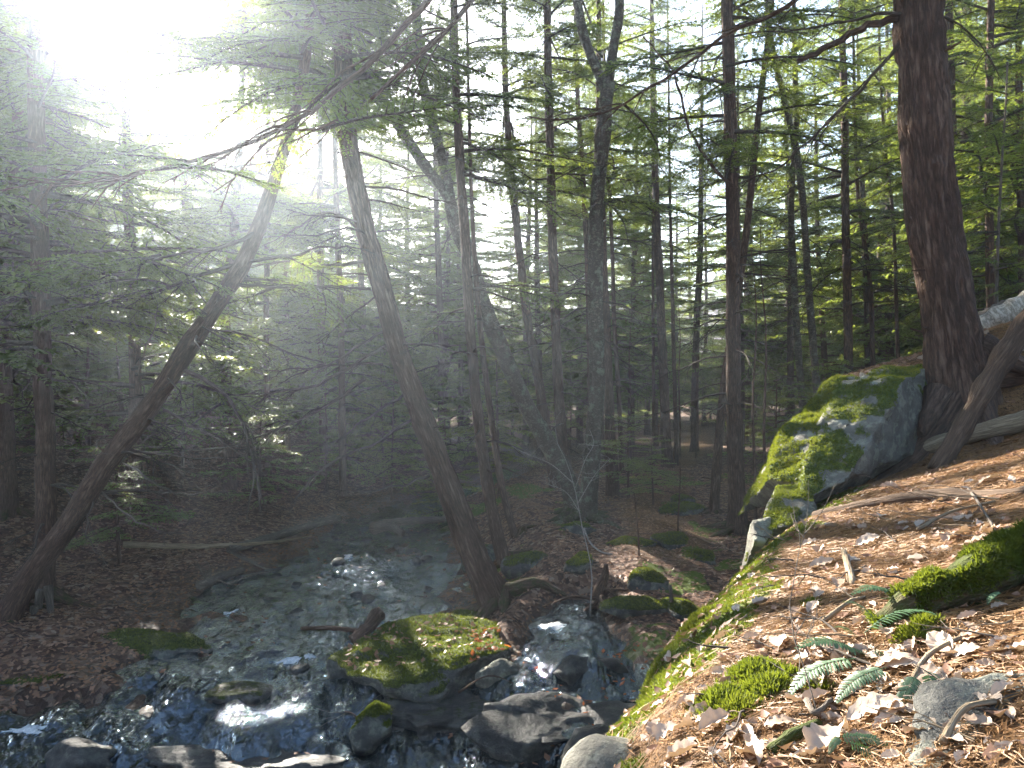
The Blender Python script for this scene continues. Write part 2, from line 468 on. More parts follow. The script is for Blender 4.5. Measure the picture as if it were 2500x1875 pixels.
def ground_mat():
    m, nt, out = new_mat('forest_floor')
    v = coords(nt)
    wob = node(nt, 'ShaderNodeTexNoise', Scale=9.0, Detail=2.0)
    nt.links.new(v, wob.inputs['Vector'])
    vm = nt.nodes.new('ShaderNodeVectorMath'); vm.operation = 'MULTIPLY_ADD'
    nt.links.new(wob.outputs['Color'], vm.inputs[0]); vm.inputs[1].default_value = (.09, .09, .09); nt.links.new(v, vm.inputs[2])
    cell = voro_n(nt, vm.outputs[0], 15, 'Color')
    cd = voro_n(nt, vm.outputs[0], 15, 'Distance')
    sp = nt.nodes.new('ShaderNodeSeparateXYZ'); nt.links.new(cell, sp.inputs[0])
    litter = ramp(nt, sp.outputs[0], [(.0, (.05, .025, .015)), (.35, (.125, .062, .036)), (.65, (.205, .108, .066)), (.88, (.30, .19, .13)), (1, (.40, .30, .23))])
    fine = noise_n(nt, v, 55, 5, .7)
    litter = mixc(nt, math_n(nt, 'MULTIPLY', fine, .5), litter, (.045, .026, .018))
    # dry needles: stretched noise in two directions
    na = noise_n(nt, coords(nt, (1, .12, 1)), 90, 3, .6)
    nb = noise_n(nt, coords(nt, (.14, 1, 1)), 80, 3, .6)
    nn = math_n(nt, 'MAXIMUM', na, nb)
    needles = ramp(nt, nn, [(.42, (.04, .02, .009)), (.56, (.18, .092, .034)), (.72, (.34, .21, .095))])
    mk = mask_xyz(nt)
    big = noise_n(nt, v, 2.2, 4)
    nf = ramp(nt, math_n(nt, 'ADD', mk[1], math_n(nt, 'MULTIPLY', math_n(nt, 'SUBTRACT', big, .5), .6)), [(.4, (0, 0, 0)), (.6, (1, 1, 1))])
    col = mixc(nt, nf, litter, needles)
    mn = noise_n(nt, v, 8, 6, .7)
    mf = ramp(nt, math_n(nt, 'ADD', mk[0], math_n(nt, 'MULTIPLY', math_n(nt, 'SUBTRACT', mn, .5), .9)), [(.45, (0, 0, 0)), (.58, (1, 1, 1))])
    mcol = mixc(nt, noise_n(nt, v, 22, 4), (.05, .085, .008), (.15, .18, .016))
    rockc = ramp(nt, noise_n(nt, v, 7, 7, .7), [(.35, (.05, .05, .042)), (.55, (.17, .17, .14)), (.7, (.33, .33, .27))])
    rf = ramp(nt, math_n(nt, 'ADD', math_n(nt, 'SUBTRACT', mk[0], .15), math_n(nt, 'MULTIPLY', math_n(nt, 'SUBTRACT', noise_n(nt, v, 4, 5), .5), .8)), [(.42, (0, 0, 0)), (.5, (1, 1, 1))])
    col = mixc(nt, rf, col, rockc)
    col = mixc(nt, mf, col, mcol)
    wetf = ramp(nt, mk[2], [(.2, (0, 0, 0)), (.9, (1, 1, 1))])
    dk = nt.nodes.new('ShaderNodeMix'); dk.data_type = 'RGBA'; dk.blend_type = 'MULTIPLY'
    nt.links.new(math_n(nt, 'MULTIPLY', wetf, .6), dk.inputs[0]); nt.links.new(col, dk.inputs[6]); dk.inputs[7].default_value = (.35, .33, .32, 1)
    h = math_n(nt, 'ADD', math_n(nt, 'MULTIPLY', math_n(nt, 'ADD', cd, sp.outputs[1]), .5), math_n(nt, 'MULTIPLY', math_n(nt, 'ADD', fine, nn), .4))
    rough = math_n(nt, 'SUBTRACT', .88, math_n(nt, 'MULTIPLY', wetf, .55))
    principled(nt, out, dk.outputs[2], rough, bump_n(nt, h, .9, .035), .3)
    return m
M['ground'] = ground_mat()

def water_mat():
    m, nt, out = new_mat('stream_water')
    v = coords(nt, (1.6, .75, 1))
    n1 = noise_n(nt, v, 5, 3, .5)
    n2 = noise_n(nt, v, 17, 3, .5)
    n3 = noise_n(nt, coords(nt), 60, 3, .6)
    h = math_n(nt, 'ADD', math_n(nt, 'ADD', n1, math_n(nt, 'MULTIPLY', n2, .22)), math_n(nt, 'MULTIPLY', n3, .04))
    nrm = bump_n(nt, h, .9, .12)
    g = nt.nodes.new('ShaderNodeBsdfGlossy'); g.inputs['Roughness'].default_value = .03
    g.inputs['Color'].default_value = (.74, .88, 1, 1)  # bluish tint put into the gloss for the reflected blue sky
    tr = nt.nodes.new('ShaderNodeBsdfTransparent'); tr.inputs['Color'].default_value = (.10, .095, .09, 1)
    di = nt.nodes.new('ShaderNodeBsdfDiffuse'); di.inputs['Color'].default_value = (.035, .042, .045, 1)
    nt.links.new(nrm, g.inputs['Normal'])
    body = nt.nodes.new('ShaderNodeMixShader'); body.inputs[0].default_value = .12
    nt.links.new(tr.outputs[0], body.inputs[1]); nt.links.new(di.outputs[0], body.inputs[2])
    fr = nt.nodes.new('ShaderNodeFresnel'); fr.inputs['IOR'].default_value = 1.45
    nt.links.new(nrm, fr.inputs['Normal'])
    fk = math_n(nt, 'ADD', math_n(nt, 'MULTIPLY', fr.outputs[0], 2.1), .06, True)
    mx = nt.nodes.new('ShaderNodeMixShader')
    nt.links.new(fk, mx.inputs[0]); nt.links.new(body.outputs[0], mx.inputs[1]); nt.links.new(g.outputs[0], mx.inputs[2])
    # broken white water
    fo = mask_xyz(nt)
    ff = ramp(nt, math_n(nt, 'ADD', fo[0], math_n(nt, 'MULTIPLY', math_n(nt, 'SUBTRACT', noise_n(nt, coords(nt, (1.5, .8, 1)), 30, 5, .75), .5), 1.5)), [(.55, (0, 0, 0)), (.8, (1, 1, 1))])
    fd = nt.nodes.new('ShaderNodeBsdfDiffuse'); fd.inputs['Color'].default_value = (.55, .6, .64, 1)
    mf = nt.nodes.new('ShaderNodeMixShader')
    nt.links.new(math_n(nt, 'MULTIPLY', ff, .6), mf.inputs[0]); nt.links.new(mx.outputs[0], mf.inputs[1]); nt.links.new(fd.outputs[0], mf.inputs[2])
    nt.links.new(mf.outputs[0], out.inputs['Surface'])
    return m
M['water'] = water_mat()
def foam_mat():
    m, nt, out = new_mat('white_foam')
    v = coords(nt)
    c = ramp(nt, noise_n(nt, v, 30, 5), [(.35, (.45, .46, .46)), (.6, (.72, .72, .71))])
    principled(nt, out, c, .6, bump_n(nt, noise_n(nt, v, 45, 4), .5, .02), .3)
    return m
M['foam'] = foam_mat()

# ------------------------------------------------------------------ ground and water
def graded(parts):
    out = []
    for a, b, s in parts: out.append(np.arange(a, b - 1e-6, s))
    out.append([parts[-1][1]])
    return np.concatenate(out)
def geo(a, b, s0, k):
    out = [a]; s = s0
    while abs(out[-1] - a) < abs(b - a):
        out.append(out[-1] + math.copysign(s, b - a)); s *= k
    out[-1] = b
    return np.array(out)
gx = np.concatenate([geo(-7, -150, .2, 1.09)[::-1][:-1], graded([(-7, -.6, .1), (-.6, 4.6, .05)])[:-1], geo(4.6, 150, .1, 1.08)])
gy = np.concatenate([geo(1, -130, .12, 1.12)[::-1][:-1], graded([(1, 7.6, .05), (7.6, 14, .1)])[:-1], geo(14, 170, .15, 1.035)])
GX, GY = np.meshgrid(gx, gy)
GZ = ground_z(GX, GY)
nx, ny = len(gx), len(gy)
ii = (np.arange(ny - 1)[:, None] * nx + np.arange(nx - 1)[None]).ravel()
gquads = np.stack([ii, ii + 1, ii + 1 + nx, ii + nx], 1)
def moss_bank(x, y):
    hr = x - rim_x(y) + .22 * fbm2(x, y, 2.4, 3, 31)
    rim = sstep(-1.2, -.35, hr) * (1 - sstep(.30, .60, hr)) * (1 - sstep(5.6, 7, y)) * sstep(1.0, 1.8, y)
    return rim
def ground_masks(x, y, z):
    hr = x - rim_x(y)
    w = water_base(x, y)
    moss = moss_bank(x, y)
    spots = sstep(.25, .6, fbm2(x, y, .9, 4, 44)) * (1 - sstep(16, 26, y)) * .8
    lowright = (x > stream_c(y) + stream_h(y)) & (hr < -.5)
    moss = np.maximum(moss, spots * lowright)
    needle = np.maximum(sstep(.0, .3, hr) * (1 - sstep(10, 22, y)), 0)
    pathx = np.interp(y, [8, 11, 14, 22, 35, 60], [2.2, 2.4, 2.6, 4.4, 8.4, 15])
    needle = np.maximum(needle, .75 * np.exp(-((x - pathx) / 1.0) ** 2) * sstep(9, 12, y))
    wet = 1 - sstep(.0, .22, z - w)
    return np.stack([moss, needle, wet], -1)
mb = MB()
mb.add(np.stack([GX, GY, GZ], -1), gquads, None, ground_masks(GX, GY, GZ).reshape(-1, 3))
tag(obj('ground', mb.mesh('ground', M['ground'], True, True)), kind='structure')

wx = np.concatenate([np.arange(-9, -5.6, .12), np.arange(-5.6, 2.4, .04), np.arange(2.4, 4, .1)])
wy = np.concatenate([np.arange(5.2, 9.6, .04), np.arange(9.6, 19, .08), np.arange(19, 27, .3)])
WX, WY = np.meshgrid(wx, wy)
near = 1 - sstep(8.0, 9.4, WY)
flow = np.stack([WX.ravel() * 1.5 + WY.ravel() * .4, WY.ravel() * .8, np.zeros(WX.size)], 1)
rip = (fbm(flow * 2.4, 3, 71) * .6 + fbm(flow * 7.5, 2, 72) * .18).reshape(WX.shape)
lump = fbm2(WX, WY, 1.5, 3, 73)
fl2 = np.stack([WX.ravel() * 2.2 + .6 * np.sin(WY.ravel() * 1.7), WY.ravel() * 1.1], 1)
rip2 = fbm(fl2 * 2.2, 3, 75, .45).reshape(WX.shape)
WZ = water_base(WX, WY) + rip * .075 * near + rip2 * .045 + lump * (.012 + .10 * near)
foamm = sstep(.5, 1.2, lump + rip * .8) * near * .22 + .06 * near + .10 * sstep(.3, .8, fbm2(WX, WY, .8, 3, 79)) * (1 - near)
i2 = (np.arange(len(wy) - 1)[:, None] * len(wx) + np.arange(len(wx) - 1)[None]).ravel()
mb = MB()
mb.add(np.stack([WX, WY, WZ], -1), np.stack([i2, i2 + 1, i2 + 1 + len(wx), i2 + len(wx)], 1), None,
       np.stack([foamm, 0 * foamm, 0 * foamm], -1).reshape(-1, 3))
def water_at(x, y):
    i = np.clip(np.searchsorted(wx, x) - 1, 0, len(wx) - 2); j = np.clip(np.searchsorted(wy, y) - 1, 0, len(wy) - 2)
    a = (x - wx[i]) / (wx[i+1] - wx[i]); b = (y - wy[j]) / (wy[j+1] - wy[j])
    return (WZ[j, i] * (1 - a) + WZ[j, i+1] * a) * (1 - b) + (WZ[j+1, i] * (1 - a) + WZ[j+1, i+1] * a) * b
tag(obj('stream_water', mb.mesh('stream_water', M['water'], True, True)), kind='structure')

# ------------------------------------------------------------------ rocks
_ico = {}
def ico(sub):
    if sub not in _ico:
        bm = bmesh.new(); bmesh.ops.create_icosphere(bm, subdivisions=sub, radius=1)
        _ico[sub] = (np.array([v.co[:] for v in bm.verts]), np.array([[v.index for v in f.verts] for f in bm.faces]))
        bm.free()
    return _ico[sub]
def rock_shape(size, seed, sub=4, cuts=9, flat_top=None, rough=.10):
    V, T = ico(sub)
    r = np.random.default_rng(seed)
    V = V.copy()
    for k in range(cuts):
        n = r.normal(size=3); n /= np.linalg.norm(n)
        d = r.uniform(.55, .82)
        if k == 0 and flat_top is not None: n, d = np.array(flat_top[:3]) / np.linalg.norm(flat_top[:3]), flat_top[3]
        ex = np.maximum(V @ n - d, 0)
        V -= ex[:, None] * n * .93
    N = V / np.linalg.norm(V, axis=1, keepdims=True)
    V += N * (rough * fbm(V * 2.2 + seed, 4, seed))[:, None] + N * (rough * .3 * fbm(V * 9 + seed, 2, seed + 3))[:, None]
    return V * np.asarray(size), T
def tri_normals(V, T):
    fn = np.cross(V[T[:, 1]] - V[T[:, 0]], V[T[:, 2]] - V[T[:, 0]])
    vn = np.zeros_like(V)
    for k in range(3): np.add.at(vn, T[:, k], fn)
    return vn / (np.linalg.norm(vn, axis=1, keepdims=True) + 1e-12)
def rotz(V, a):
    c, s = math.cos(a), math.sin(a)
    return V @ np.array([[c, s, 0], [-s, c, 0], [0, 0, 1]])
ROCKS = []
moss_src = []                                  # (points, normals, size) for moss tufts
def rock(name, label, loc, size, seed, mat='damp_rock', moss=.5, sub=4, rot=0, flat_top=None, group=None, parts=None, needles=0, tuft=0, tsize=.02, rough=.10, cat='rock', cuts=9):
    V, T = rock_shape(size, seed, sub, cuts, flat_top, rough)
    V = rotz(V, rot)
    vn = tri_normals(V, T)
    mk = np.clip((vn[:, 2] - .15) * 1.1, 0, 1) * moss * 1.5 + .35 * moss * fbm(V * 3 + seed, 3, seed)
    mk[vn[:, 2] < .1] -= .25
    att = np.stack([mk, np.clip(vn[:, 2] - .35, 0, 1) * needles, 0 * mk], 1)
    mb = MB(); mb.add(V, None, T, att)
    o = obj(name, mb.mesh(name, M[mat], True, True), None, loc)
    tag(o, label, cat, group)
    if tuft:
        sel = np.nonzero(mk[T].mean(1) > .45)[0]
        if len(sel):
            A = np.linalg.norm(np.cross(V[T[sel, 1]] - V[T[sel, 0]], V[T[sel, 2]] - V[T[sel, 0]]), axis=1)
            pick = rng.choice(sel, tuft, p=A / A.sum())
            b = rng.dirichlet((1, 1, 1), tuft)
            moss_src.append(((V[T[pick]] * b[..., None]).sum(1) + np.asarray(loc), vn[T[pick]].mean(1), np.full(tuft, tsize), o))
    return o

def hull_rock(name, label, pts, mat, cell, seed, moss_fn, rough=.035, tuft=0, tsize=.02, cat='boulder', needles=0):
    bm = bmesh.new()
    for p in pts: bm.verts.new(p)
    bmesh.ops.convex_hull(bm, input=bm.verts)
    for v in [v for v in bm.verts if not v.link_faces]: bm.verts.remove(v)
    bmesh.ops.triangulate(bm, faces=bm.faces)
    for _ in range(7):
        long = [e for e in bm.edges if e.calc_length() > cell]
        if not long: break
        bmesh.ops.subdivide_edges(bm, edges=long, cuts=1)
        bmesh.ops.triangulate(bm, faces=[f for f in bm.faces if len(f.verts) > 3])
    for _ in range(1): bmesh.ops.smooth_vert(bm, verts=bm.verts, factor=.25, use_axis_x=True, use_axis_y=True, use_axis_z=True)
    bm.verts.index_update()
    V = np.array([v.co[:] for v in bm.verts]); T = np.array([[v.index for v in f.verts] for f in bm.faces])
    bm.free()
    vn = tri_normals(V, T)
    V = V + vn * (rough * fbm(V * 2.6, 4, seed) + rough * .35 * fbm(V * 13, 3, seed + 1))[:, None]
    vn = tri_normals(V, T)
    mk = moss_fn(V, vn)
    c = V.mean(0); c[2] = V[:, 2].min()
    mb = MB(); mb.add(V - c, None, T, np.stack([mk, np.clip(vn[:, 2] - .3, 0, 1) * needles, 0 * mk], 1))
    o = obj(name, mb.mesh(name, M[mat], True, True), None, c)
    tag(o, label, cat)
    if tuft:
        sel = np.nonzero((mk[T].mean(1) > .42))[0]
        A = np.linalg.norm(np.cross(V[T[sel, 1]] - V[T[sel, 0]], V[T[sel, 2]] - V[T[sel, 0]]), axis=1)
        pick = rng.choice(sel, tuft, p=A / A.sum())
        b = rng.dirichlet((1, 1, 1), tuft)
        moss_src.append(((V[T[pick]] * b[..., None]).sum(1), vn[T[pick]].mean(1), np.full(tuft, tsize), o))
    return o

# the slanting boulder below the big hemlock
def main_moss(V, vn):
    m = .25 + .6 * fbm(V * 2.0, 4, 8) + .35 * fbm(V * 7, 3, 18)
    e = np.where((vn[:, 2] > .1) & (vn[:, 0] < .4), m + .3, m - .75)
    return e - .5 * np.clip(1 - np.abs((V[:, 0] - 2.9) - .62 * (V[:, 2] + .35)) / .22, 0, 1)
hull_rock('slanting_boulder', 'large slanting boulder with patchy moss and a shadowed overhanging side below the big hemlock',
          [P(1955, 1225, 5.7), P(1960, 1130, 6.0), P(2005, 1050, 6.3), P(2050, 925, 6.95), P(2208, 925, 6.55), P(2072, 1175, 5.75), P(2150, 905, 7.2), P(2300, 890, 7.6),
           P(2275, 1085, 6.95), P(2000, 1240, 6.5), (3.7, 7.6, -.9), (2.5, 7.4, -1.2)], 'rock', .05, 5, main_moss, .05, 11000, .018, needles=.55)
hull_rock('mossy_slab', 'bright green moss-covered slab leaning on the slanting boulder',
          [P(1874, 1165, 6.2), P(1893, 1080, 6.55), P(1968, 990, 7.0), P(2047, 922, 7.35), P(2090, 925, 7.3), P(1990, 1090, 6.2), P(1950, 1180, 5.95), (2.2, 7.5, -1.3), (2.9, 7.8, -.6), P(1890, 1190, 6.4)],
          'rock', .06, 15, lambda V, vn: np.where(vn[:, 2] > -.1, .66 + .45 * fbm(V * 4, 3, 3), .1), .05, 14000, .022)
hull_rock('mossy_rock', 'squat moss-topped rock wedged beneath the slanting boulder',
          [P(1868, 1250, 5.6), P(1900, 1185, 5.9), P(1985, 1180, 5.9), P(1990, 1250, 5.5), P(1930, 1285, 5.3), P(1860, 1300, 5.5), (2.0, 6.2, -1.5), (2.4, 6.3, -1.4)], 'rock', .05, 25,
          lambda V, vn: .25 + .9 * np.clip(vn[:, 2], 0, 1) * (.6 + fbm(V * 4, 3, 4)) - .2, .03, 3000, .015, 'rock')
hull_rock('lichen_block', 'small angular lichen-spotted block on the bank edge below the boulder',
          [P(1838, 1270, 5.2), P(1880, 1262, 5.3), P(1885, 1300, 5.1), P(1840, 1320, 5.0), P(1870, 1325, 5.0), (1.75, 5.7, -1.3), (1.55, 5.4, -1.5)], 'rock', .04, 27,
          lambda V, vn: .2 + .5 * fbm(V * 5, 3, 5), .02, 1200, .014, 'rock')
p = px_ground(1545, 1850)
rock('pale_boulder', 'pale rounded rock at the bottom edge below the mossy bank', (.33, 2.02, -1.06), (.20, .22, .13), 91, 'rock', .25, 4, .4, rough=.05)
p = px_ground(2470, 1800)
rock('grey_slab', 'sloping grey slab darkened as if shaded, tucked in the bottom corner beside the ferns', (p[0] + .14, p[1], p[2] - .095), (.32, .34, .15), 92, 'damp_rock', .16, 5, .5, (-.45, -.25, 1, .55), needles=.6, rough=.12)  # damp rock material darkens the sunlit slab to look shaded
rock('wet_ledge', 'broad wet ledge joined to the front of the island rock', (-.55, 7.72, -3.33), (1.25, .55, .28), 93, 'wet_rock', .3, 5, -.1, (0, -.25, 1, .55), rough=.2, cuts=14)
rock('wet_ledge', 'dark layered ledge under the side channel fall', (.55, 7.15, -3.2), (.85, .5, .30), 94, 'wet_rock', .15, 5, .25, (-.1, -.3, 1, .55), rough=.2, cuts=14)
rock('wet_ledge', 'low dark ledge crossed by the cascade at the bottom edge', (-2.3, 7.05, -3.5), (1.15, .5, .22), 95, 'wet_rock', .2, 5, .1, (0, -.2, 1, .55), rough=.22, cuts=14)
rock('island_rock', 'broad moss-topped rock splitting the stream below the leaning hemlock', (-.82, 8.65, -3.17), (1.22, .95, .52), 41, 'damp_rock', .72, 5, .15, (.05, -.15, 1, .62), needles=.25, tuft=9000, tsize=.022, rough=.13)
rock('mossy_bank_rock', 'low mossy rock on the left shore of the stream', (-4.7, 9.35, -3.18), (1.05, .5, .22), 42, 'damp_rock', .6, 4, -.15, (0, 0, 1, .6), tuft=2500, tsize=.02)
rock('mossy_bank_rock', 'leaf-strewn mossy rock at the left edge above the cascade', (-5.35, 8.3, -3.3), (.85, .4, .26), 43, 'damp_rock', .5, 4, .1, (0, 0, 1, .6), tuft=1500, tsize=.02)
rock('wet_rock', 'mossy rounded rock standing in the foreground cascade', (-1.33, 7.3, -3.27), (.27, .24, .24), 44, 'damp_rock', .55, 4, .3, tuft=1200, tsize=.02)
rock('wet_rock', 'long dark flat rock breaking the water in midstream', (-3.0, 8.05, -3.27), (.55, .28, .16), 45, 'wet_rock', .45, 4, .1, (0, 0, 1, .6))
rock('wet_rock', 'pale angular stone at the tip of the island rock', (-.13, 8.0, -3.08), (.27, .20, .20), 46, 'rock', .3, 4, .5)
rock('wet_rock', 'smooth wet rock under the small fall beside the foam', (.12, 7.05, -3.22), (.62, .45, .26), 47, 'wet_rock', .1, 4, -.3, (.1, -.3, 1, .6), rough=.07)
rock('wet_rock', 'dark wet rock at the lip of the side channel', (.75, 7.9, -3.0), (.45, .30, .24), 48, 'wet_rock', .15, 4, .4)
rock('wet_rock', 'wet brown rock close under the bank at the bottom edge', (.72, 6.55, -3.2), (.34, .30, .30), 49, 'wet_rock', .15, 4, .9)
rock('wet_rock', 'dark stone left of the cascade at the bottom edge', (-3.9, 7.05, -3.42), (.38, .25, .16), 50, 'wet_rock', .2, 4, .2)
mid_rocks = [((-.62, 10.1), (.26, .22, .26), 'small mossy rock against the foot of the leaning hemlock', .6), ((-1.15, 10.25), (.25, .2, .14), 'dark wet stone upstream of the leaning hemlock', .1),
    ((.25, 11.5), (.42, .33, .25), 'mossy rock at the foot of the second slender hemlock', .55), ((-.25, 11.2), (.3, .25, .25), 'lichen-grey rock between the leaning hemlock and slender hemlock', .35),
    ((1.78, 10.0), (.25, .26, .28), 'upright mossy rock in a sun patch beside the path', .7), ((1.50, 9.35), (.42, .25, .15), 'flat green moss cushion rock beside the side channel', .85),
    ((2.02, 9.3), (.28, .22, .17), 'dark mossy stone right of the moss cushion rock', .8), ((1.85, 12.0), (.36, .25, .14), 'mossy stone beside the path below the forked birch', .7),
    ((2.5, 12.2), (.40, .28, .16), 'broad mossy stone sunk in the path litter', .7), ((2.75, 11.2), (.28, .22, .13), 'low mossy stone near the foot of the bank', .75), ((3.1, 14.3), (.5, .3, .2), 'mossy boulder left of the straight hemlock', .7),
    ((3.45, 15.6), (.35, .25, .2), 'mossy hummock stone at the bend of the path', .7), ((1.1, 12.9), (.3, .25, .2), 'mossy stone among roots of the twin birches', .6), ((.95, 10.9), (.33, .22, .16), 'dark mossy stone between root wad and slender hemlock', .6),
    ((2.35, 8.3), (.3, .25, .2), 'mossy stone in shade at the foot of the ledge', .6), ((-.35, 12.9), (.5, .35, .28), 'grey mossy rock on the far shore behind the leaning hemlock', .4)]
for k, ((x, y), s, lab, ms) in enumerate(mid_rocks):
    rock('mossy_stone', lab, (x, y, gz(x, y) - s[2] * .1), (s[0] * 1.15, s[1] * 1.15, s[2]), 200 + k, 'damp_rock' if ms > .2 else 'wet_rock', ms, 3, k * 1.3, tuft=900 if ms > .5 else 0, tsize=.022)
cnt = 0
for k in range(400):                          # small stones in and along the stream
    y = R.uniform(6.6, 18); c, h = float(stream_c(y)), float(stream_h(y))
    x = c + h * R.uniform(-1.05, 1.15)
    if -2.1 < x < .5 and 7.8 < y < 9.6: continue
    s = R.uniform(.05, .14) * (1.2 if y < 9 else 1)
    z = float(water_base(np.array([x]), np.array([y]))[0])
    rock('stream_stone', 'small dark stone breaking the surface of the stream', (x, y, z - s * R.uniform(.0, .35)), (s * R.uniform(1, 1.7), s, s * R.uniform(.5, .8)), 400 + k, 'wet_rock', R.choice([0, .1, .3]), 2, R.uniform(0, 6), group='small stones in the stream')
    cnt += 1
    if cnt >= 42: break

# ------------------------------------------------------------------ branches and foliage
def dirv(az, el):
    return np.array([math.cos(az) * math.cos(el), math.sin(az) * math.cos(el), math.sin(el)])
def limb(mb, p0, az, el, L, r0, rnd, depth=1, droop=.5, up=.35, sides=5, wig=.12, nsub=6, sublen=.42):
    n = 9 if depth > 0 else 6
    pts = [np.asarray(p0, float)]
    a, e = az, el
    for k in range(n - 1):
        t = k / (n - 1)
        e2 = el - droop * math.sin(min(t * 1.6, 1) * math.pi / 2) + up * t * t
        a += rnd.gauss(0, wig); e2 += rnd.gauss(0, wig * .6)
        pts.append(pts[-1] + dirv(a, e2) * L / (n - 1))
    pts = np.array(pts)
    rad = r0 * np.linspace(1, .18, n) ** .9
    tube(mb, pts, rad, sides, False)
    if depth > 0:
        for k in range(nsub):
            t = rnd.uniform(.22, .97)
            i = t * (n - 1); i0 = min(int(i), n - 2)
            q = pts[i0] * (1 - (i - i0)) + pts[i0 + 1] * (i - i0)
            d = pts[i0 + 1] - pts[i0]
            a2 = math.atan2(d[1], d[0]) + rnd.choice((-1, 1)) * rnd.uniform(.5, 1.15)
            e2 = math.asin(np.clip(d[2] / (np.linalg.norm(d) + 1e-9), -1, 1)) + rnd.uniform(-.5, .35)
            limb(mb, q, a2, e2, L * sublen * (1.15 - t * .6) * rnd.uniform(.5, 1.2), r0 * .42 * (1 - .5 * t) + .0012, rnd, depth - 1, droop * .7, up, 3, wig * 1.4, max(2, nsub - 2), .5)
    return pts

def spray(seed, nl=19, step=.020, lr=(.020, .042), wr=(.20, .30)):
    r = np.random.default_rng(seed)
    n = 8
    t = np.linspace(0, 1, n)
    axis = np.stack([t, .05 * np.sin(t * 3 + seed), .06 * t - .22 * t * t + .02 * np.sin(5 * t + seed)], 1)
    Q = []
    wd = MB()
    tube(wd, axis, .016 * np.linspace(1, .15, n), 4, False)
    for i in range(nl):
        tt = .14 + .86 * i / nl
        base = np.array([np.interp(tt, t, axis[:, k]) for k in range(3)])
        for sd in (-1, 1):
            if r.random() < .10: continue
            ang = math.radians(66 - 30 * tt + r.normal(0, 7)) * sd
            ln = (.40 * (1 - tt) ** .75 + .07) * r.uniform(.65, 1.15) * min(1, .35 + tt * 3)
            d = np.array([math.cos(ang), math.sin(ang), -.05 + r.normal(0, .07)])
            m = max(3, int(ln / step))
            dr = r.uniform(.1, .3)
            if i % 2 == 0:
                e = base + d * ln * .9 - np.array([0, 0, dr * ln * .8])
                tube(wd, np.array([base, (base + e) / 2 + np.array([0, 0, .01]), e]), np.array([.30, .22, .1]) * .012, 3, False)
            for j in range(m):
                s = (j + .6) / m
                q = base + d * ln * s - np.array([0, 0, dr * ln * s * s])
                for s2 in (-1, 1):
                    if r.random() < .12: continue
                    a2 = ang + s2 * math.radians(r.uniform(28, 62))
                    l2 = r.uniform(*lr) * (1.25 - .6 * s)
                    w = l2 * r.uniform(*wr)
                    e = np.array([math.cos(a2), math.sin(a2), r.normal(-.18, .28)])
                    sdv = np.array([-math.sin(a2), math.cos(a2), r.normal(0, .45)])
                    Q.append((q, q + e * l2 * .5 + sdv * w, q + e * l2, q + e * l2 * .5 - sdv * w))
    return np.array(Q).reshape(-1, 3), np.concatenate(wd.v), np.concatenate(wd.f4)
SPRAYS = [spray(s, 19, .022, (.026, .050), (.22, .34)) for s in range(4)]
SPARSE = [spray(20 + s, 14, .032, (.035, .065), (.20, .30)) for s in range(3)]
FINE = [spray(40 + s, 22, .0145, (.018, .036), (.20, .28)) for s in range(6)]
def spray_matrix(az, el, L, roll):
    c, s = math.cos(el), math.sin(el)
    Ry = np.array([[c, 0, -s], [0, 1, 0], [s, 0, c]])
    cr, sr = math.cos(roll), math.sin(roll)
    Rx = np.array([[1, 0, 0], [0, cr, -sr], [0, sr, cr]])
    ca, sa = math.cos(az), math.sin(az)
    Rz = np.array([[ca, -sa, 0], [sa, ca, 0], [0, 0, 1]])
    return (Rz @ Ry @ Rx) * L
def place_spray(lf, wd, sp, p0, az, el, L, roll=0.0):
    A = spray_matrix(az, el, L, roll)
    V = sp[0] @ A.T + p0
    lf.add(V, np.arange(len(V)).reshape(-1, 4))
    wd.add(sp[1] @ A.T + p0, sp[2])
def spray_mesh(sp):
    b = MB(); b.add(sp[0], np.arange(len(sp[0])).reshape(-1, 4))
    b.mi = 1; b.add(sp[1], sp[2])
    return b.mesh('bough', [M['needle'], M['twig']], False)
BOUGH = [spray_mesh(s) for s in FINE]
def put_bough(parent, p0, az, el, L, roll, name='bough'):
    o = bpy.data.objects.new(name, R.choice(BOUGH))
    A = spray_matrix(az, el, L, roll)
    o.parent = parent
    o.matrix_local = Matrix(((*A[0], p0[0]), (*A[1], p0[1]), (*A[2], p0[2]), (0, 0, 0, 1)))
    COL.objects.link(o)
    return o

def trunk_tube(mb, pts, rad, sides=12, rough=.10, seed=0, foot=True, n=40, moss=.6, flare_amt=.55, fis=0.0):
    pts = resample(pts, n)
    rad = np.interp(np.linspace(0, 1, n), np.linspace(0, 1, len(rad)), rad)
    ph = R.uniform(0, 6)
    L = np.linalg.norm(np.diff(pts, axis=0), axis=1).sum()
    def flare(t, a):
        if not foot: return 1 + 0 * t * a
        d = t * L
        return 1 + flare_amt * np.exp(-d / (rad[0] * 1.6)) * (.7 + .5 * np.cos(a * 3 + ph) + .35 * np.cos(a * 5 + ph * 2))
    hgt = np.repeat(np.linspace(0, L, n), sides)
    mk = np.clip(1 - hgt / .55, 0, 1) * moss
    mk = np.concatenate([mk, [0, 0]])
    tube(mb, pts, rad, sides, True, rough, seed, flare, np.stack([mk, 0 * mk, 0 * mk], 1), fis)
    return pts, rad

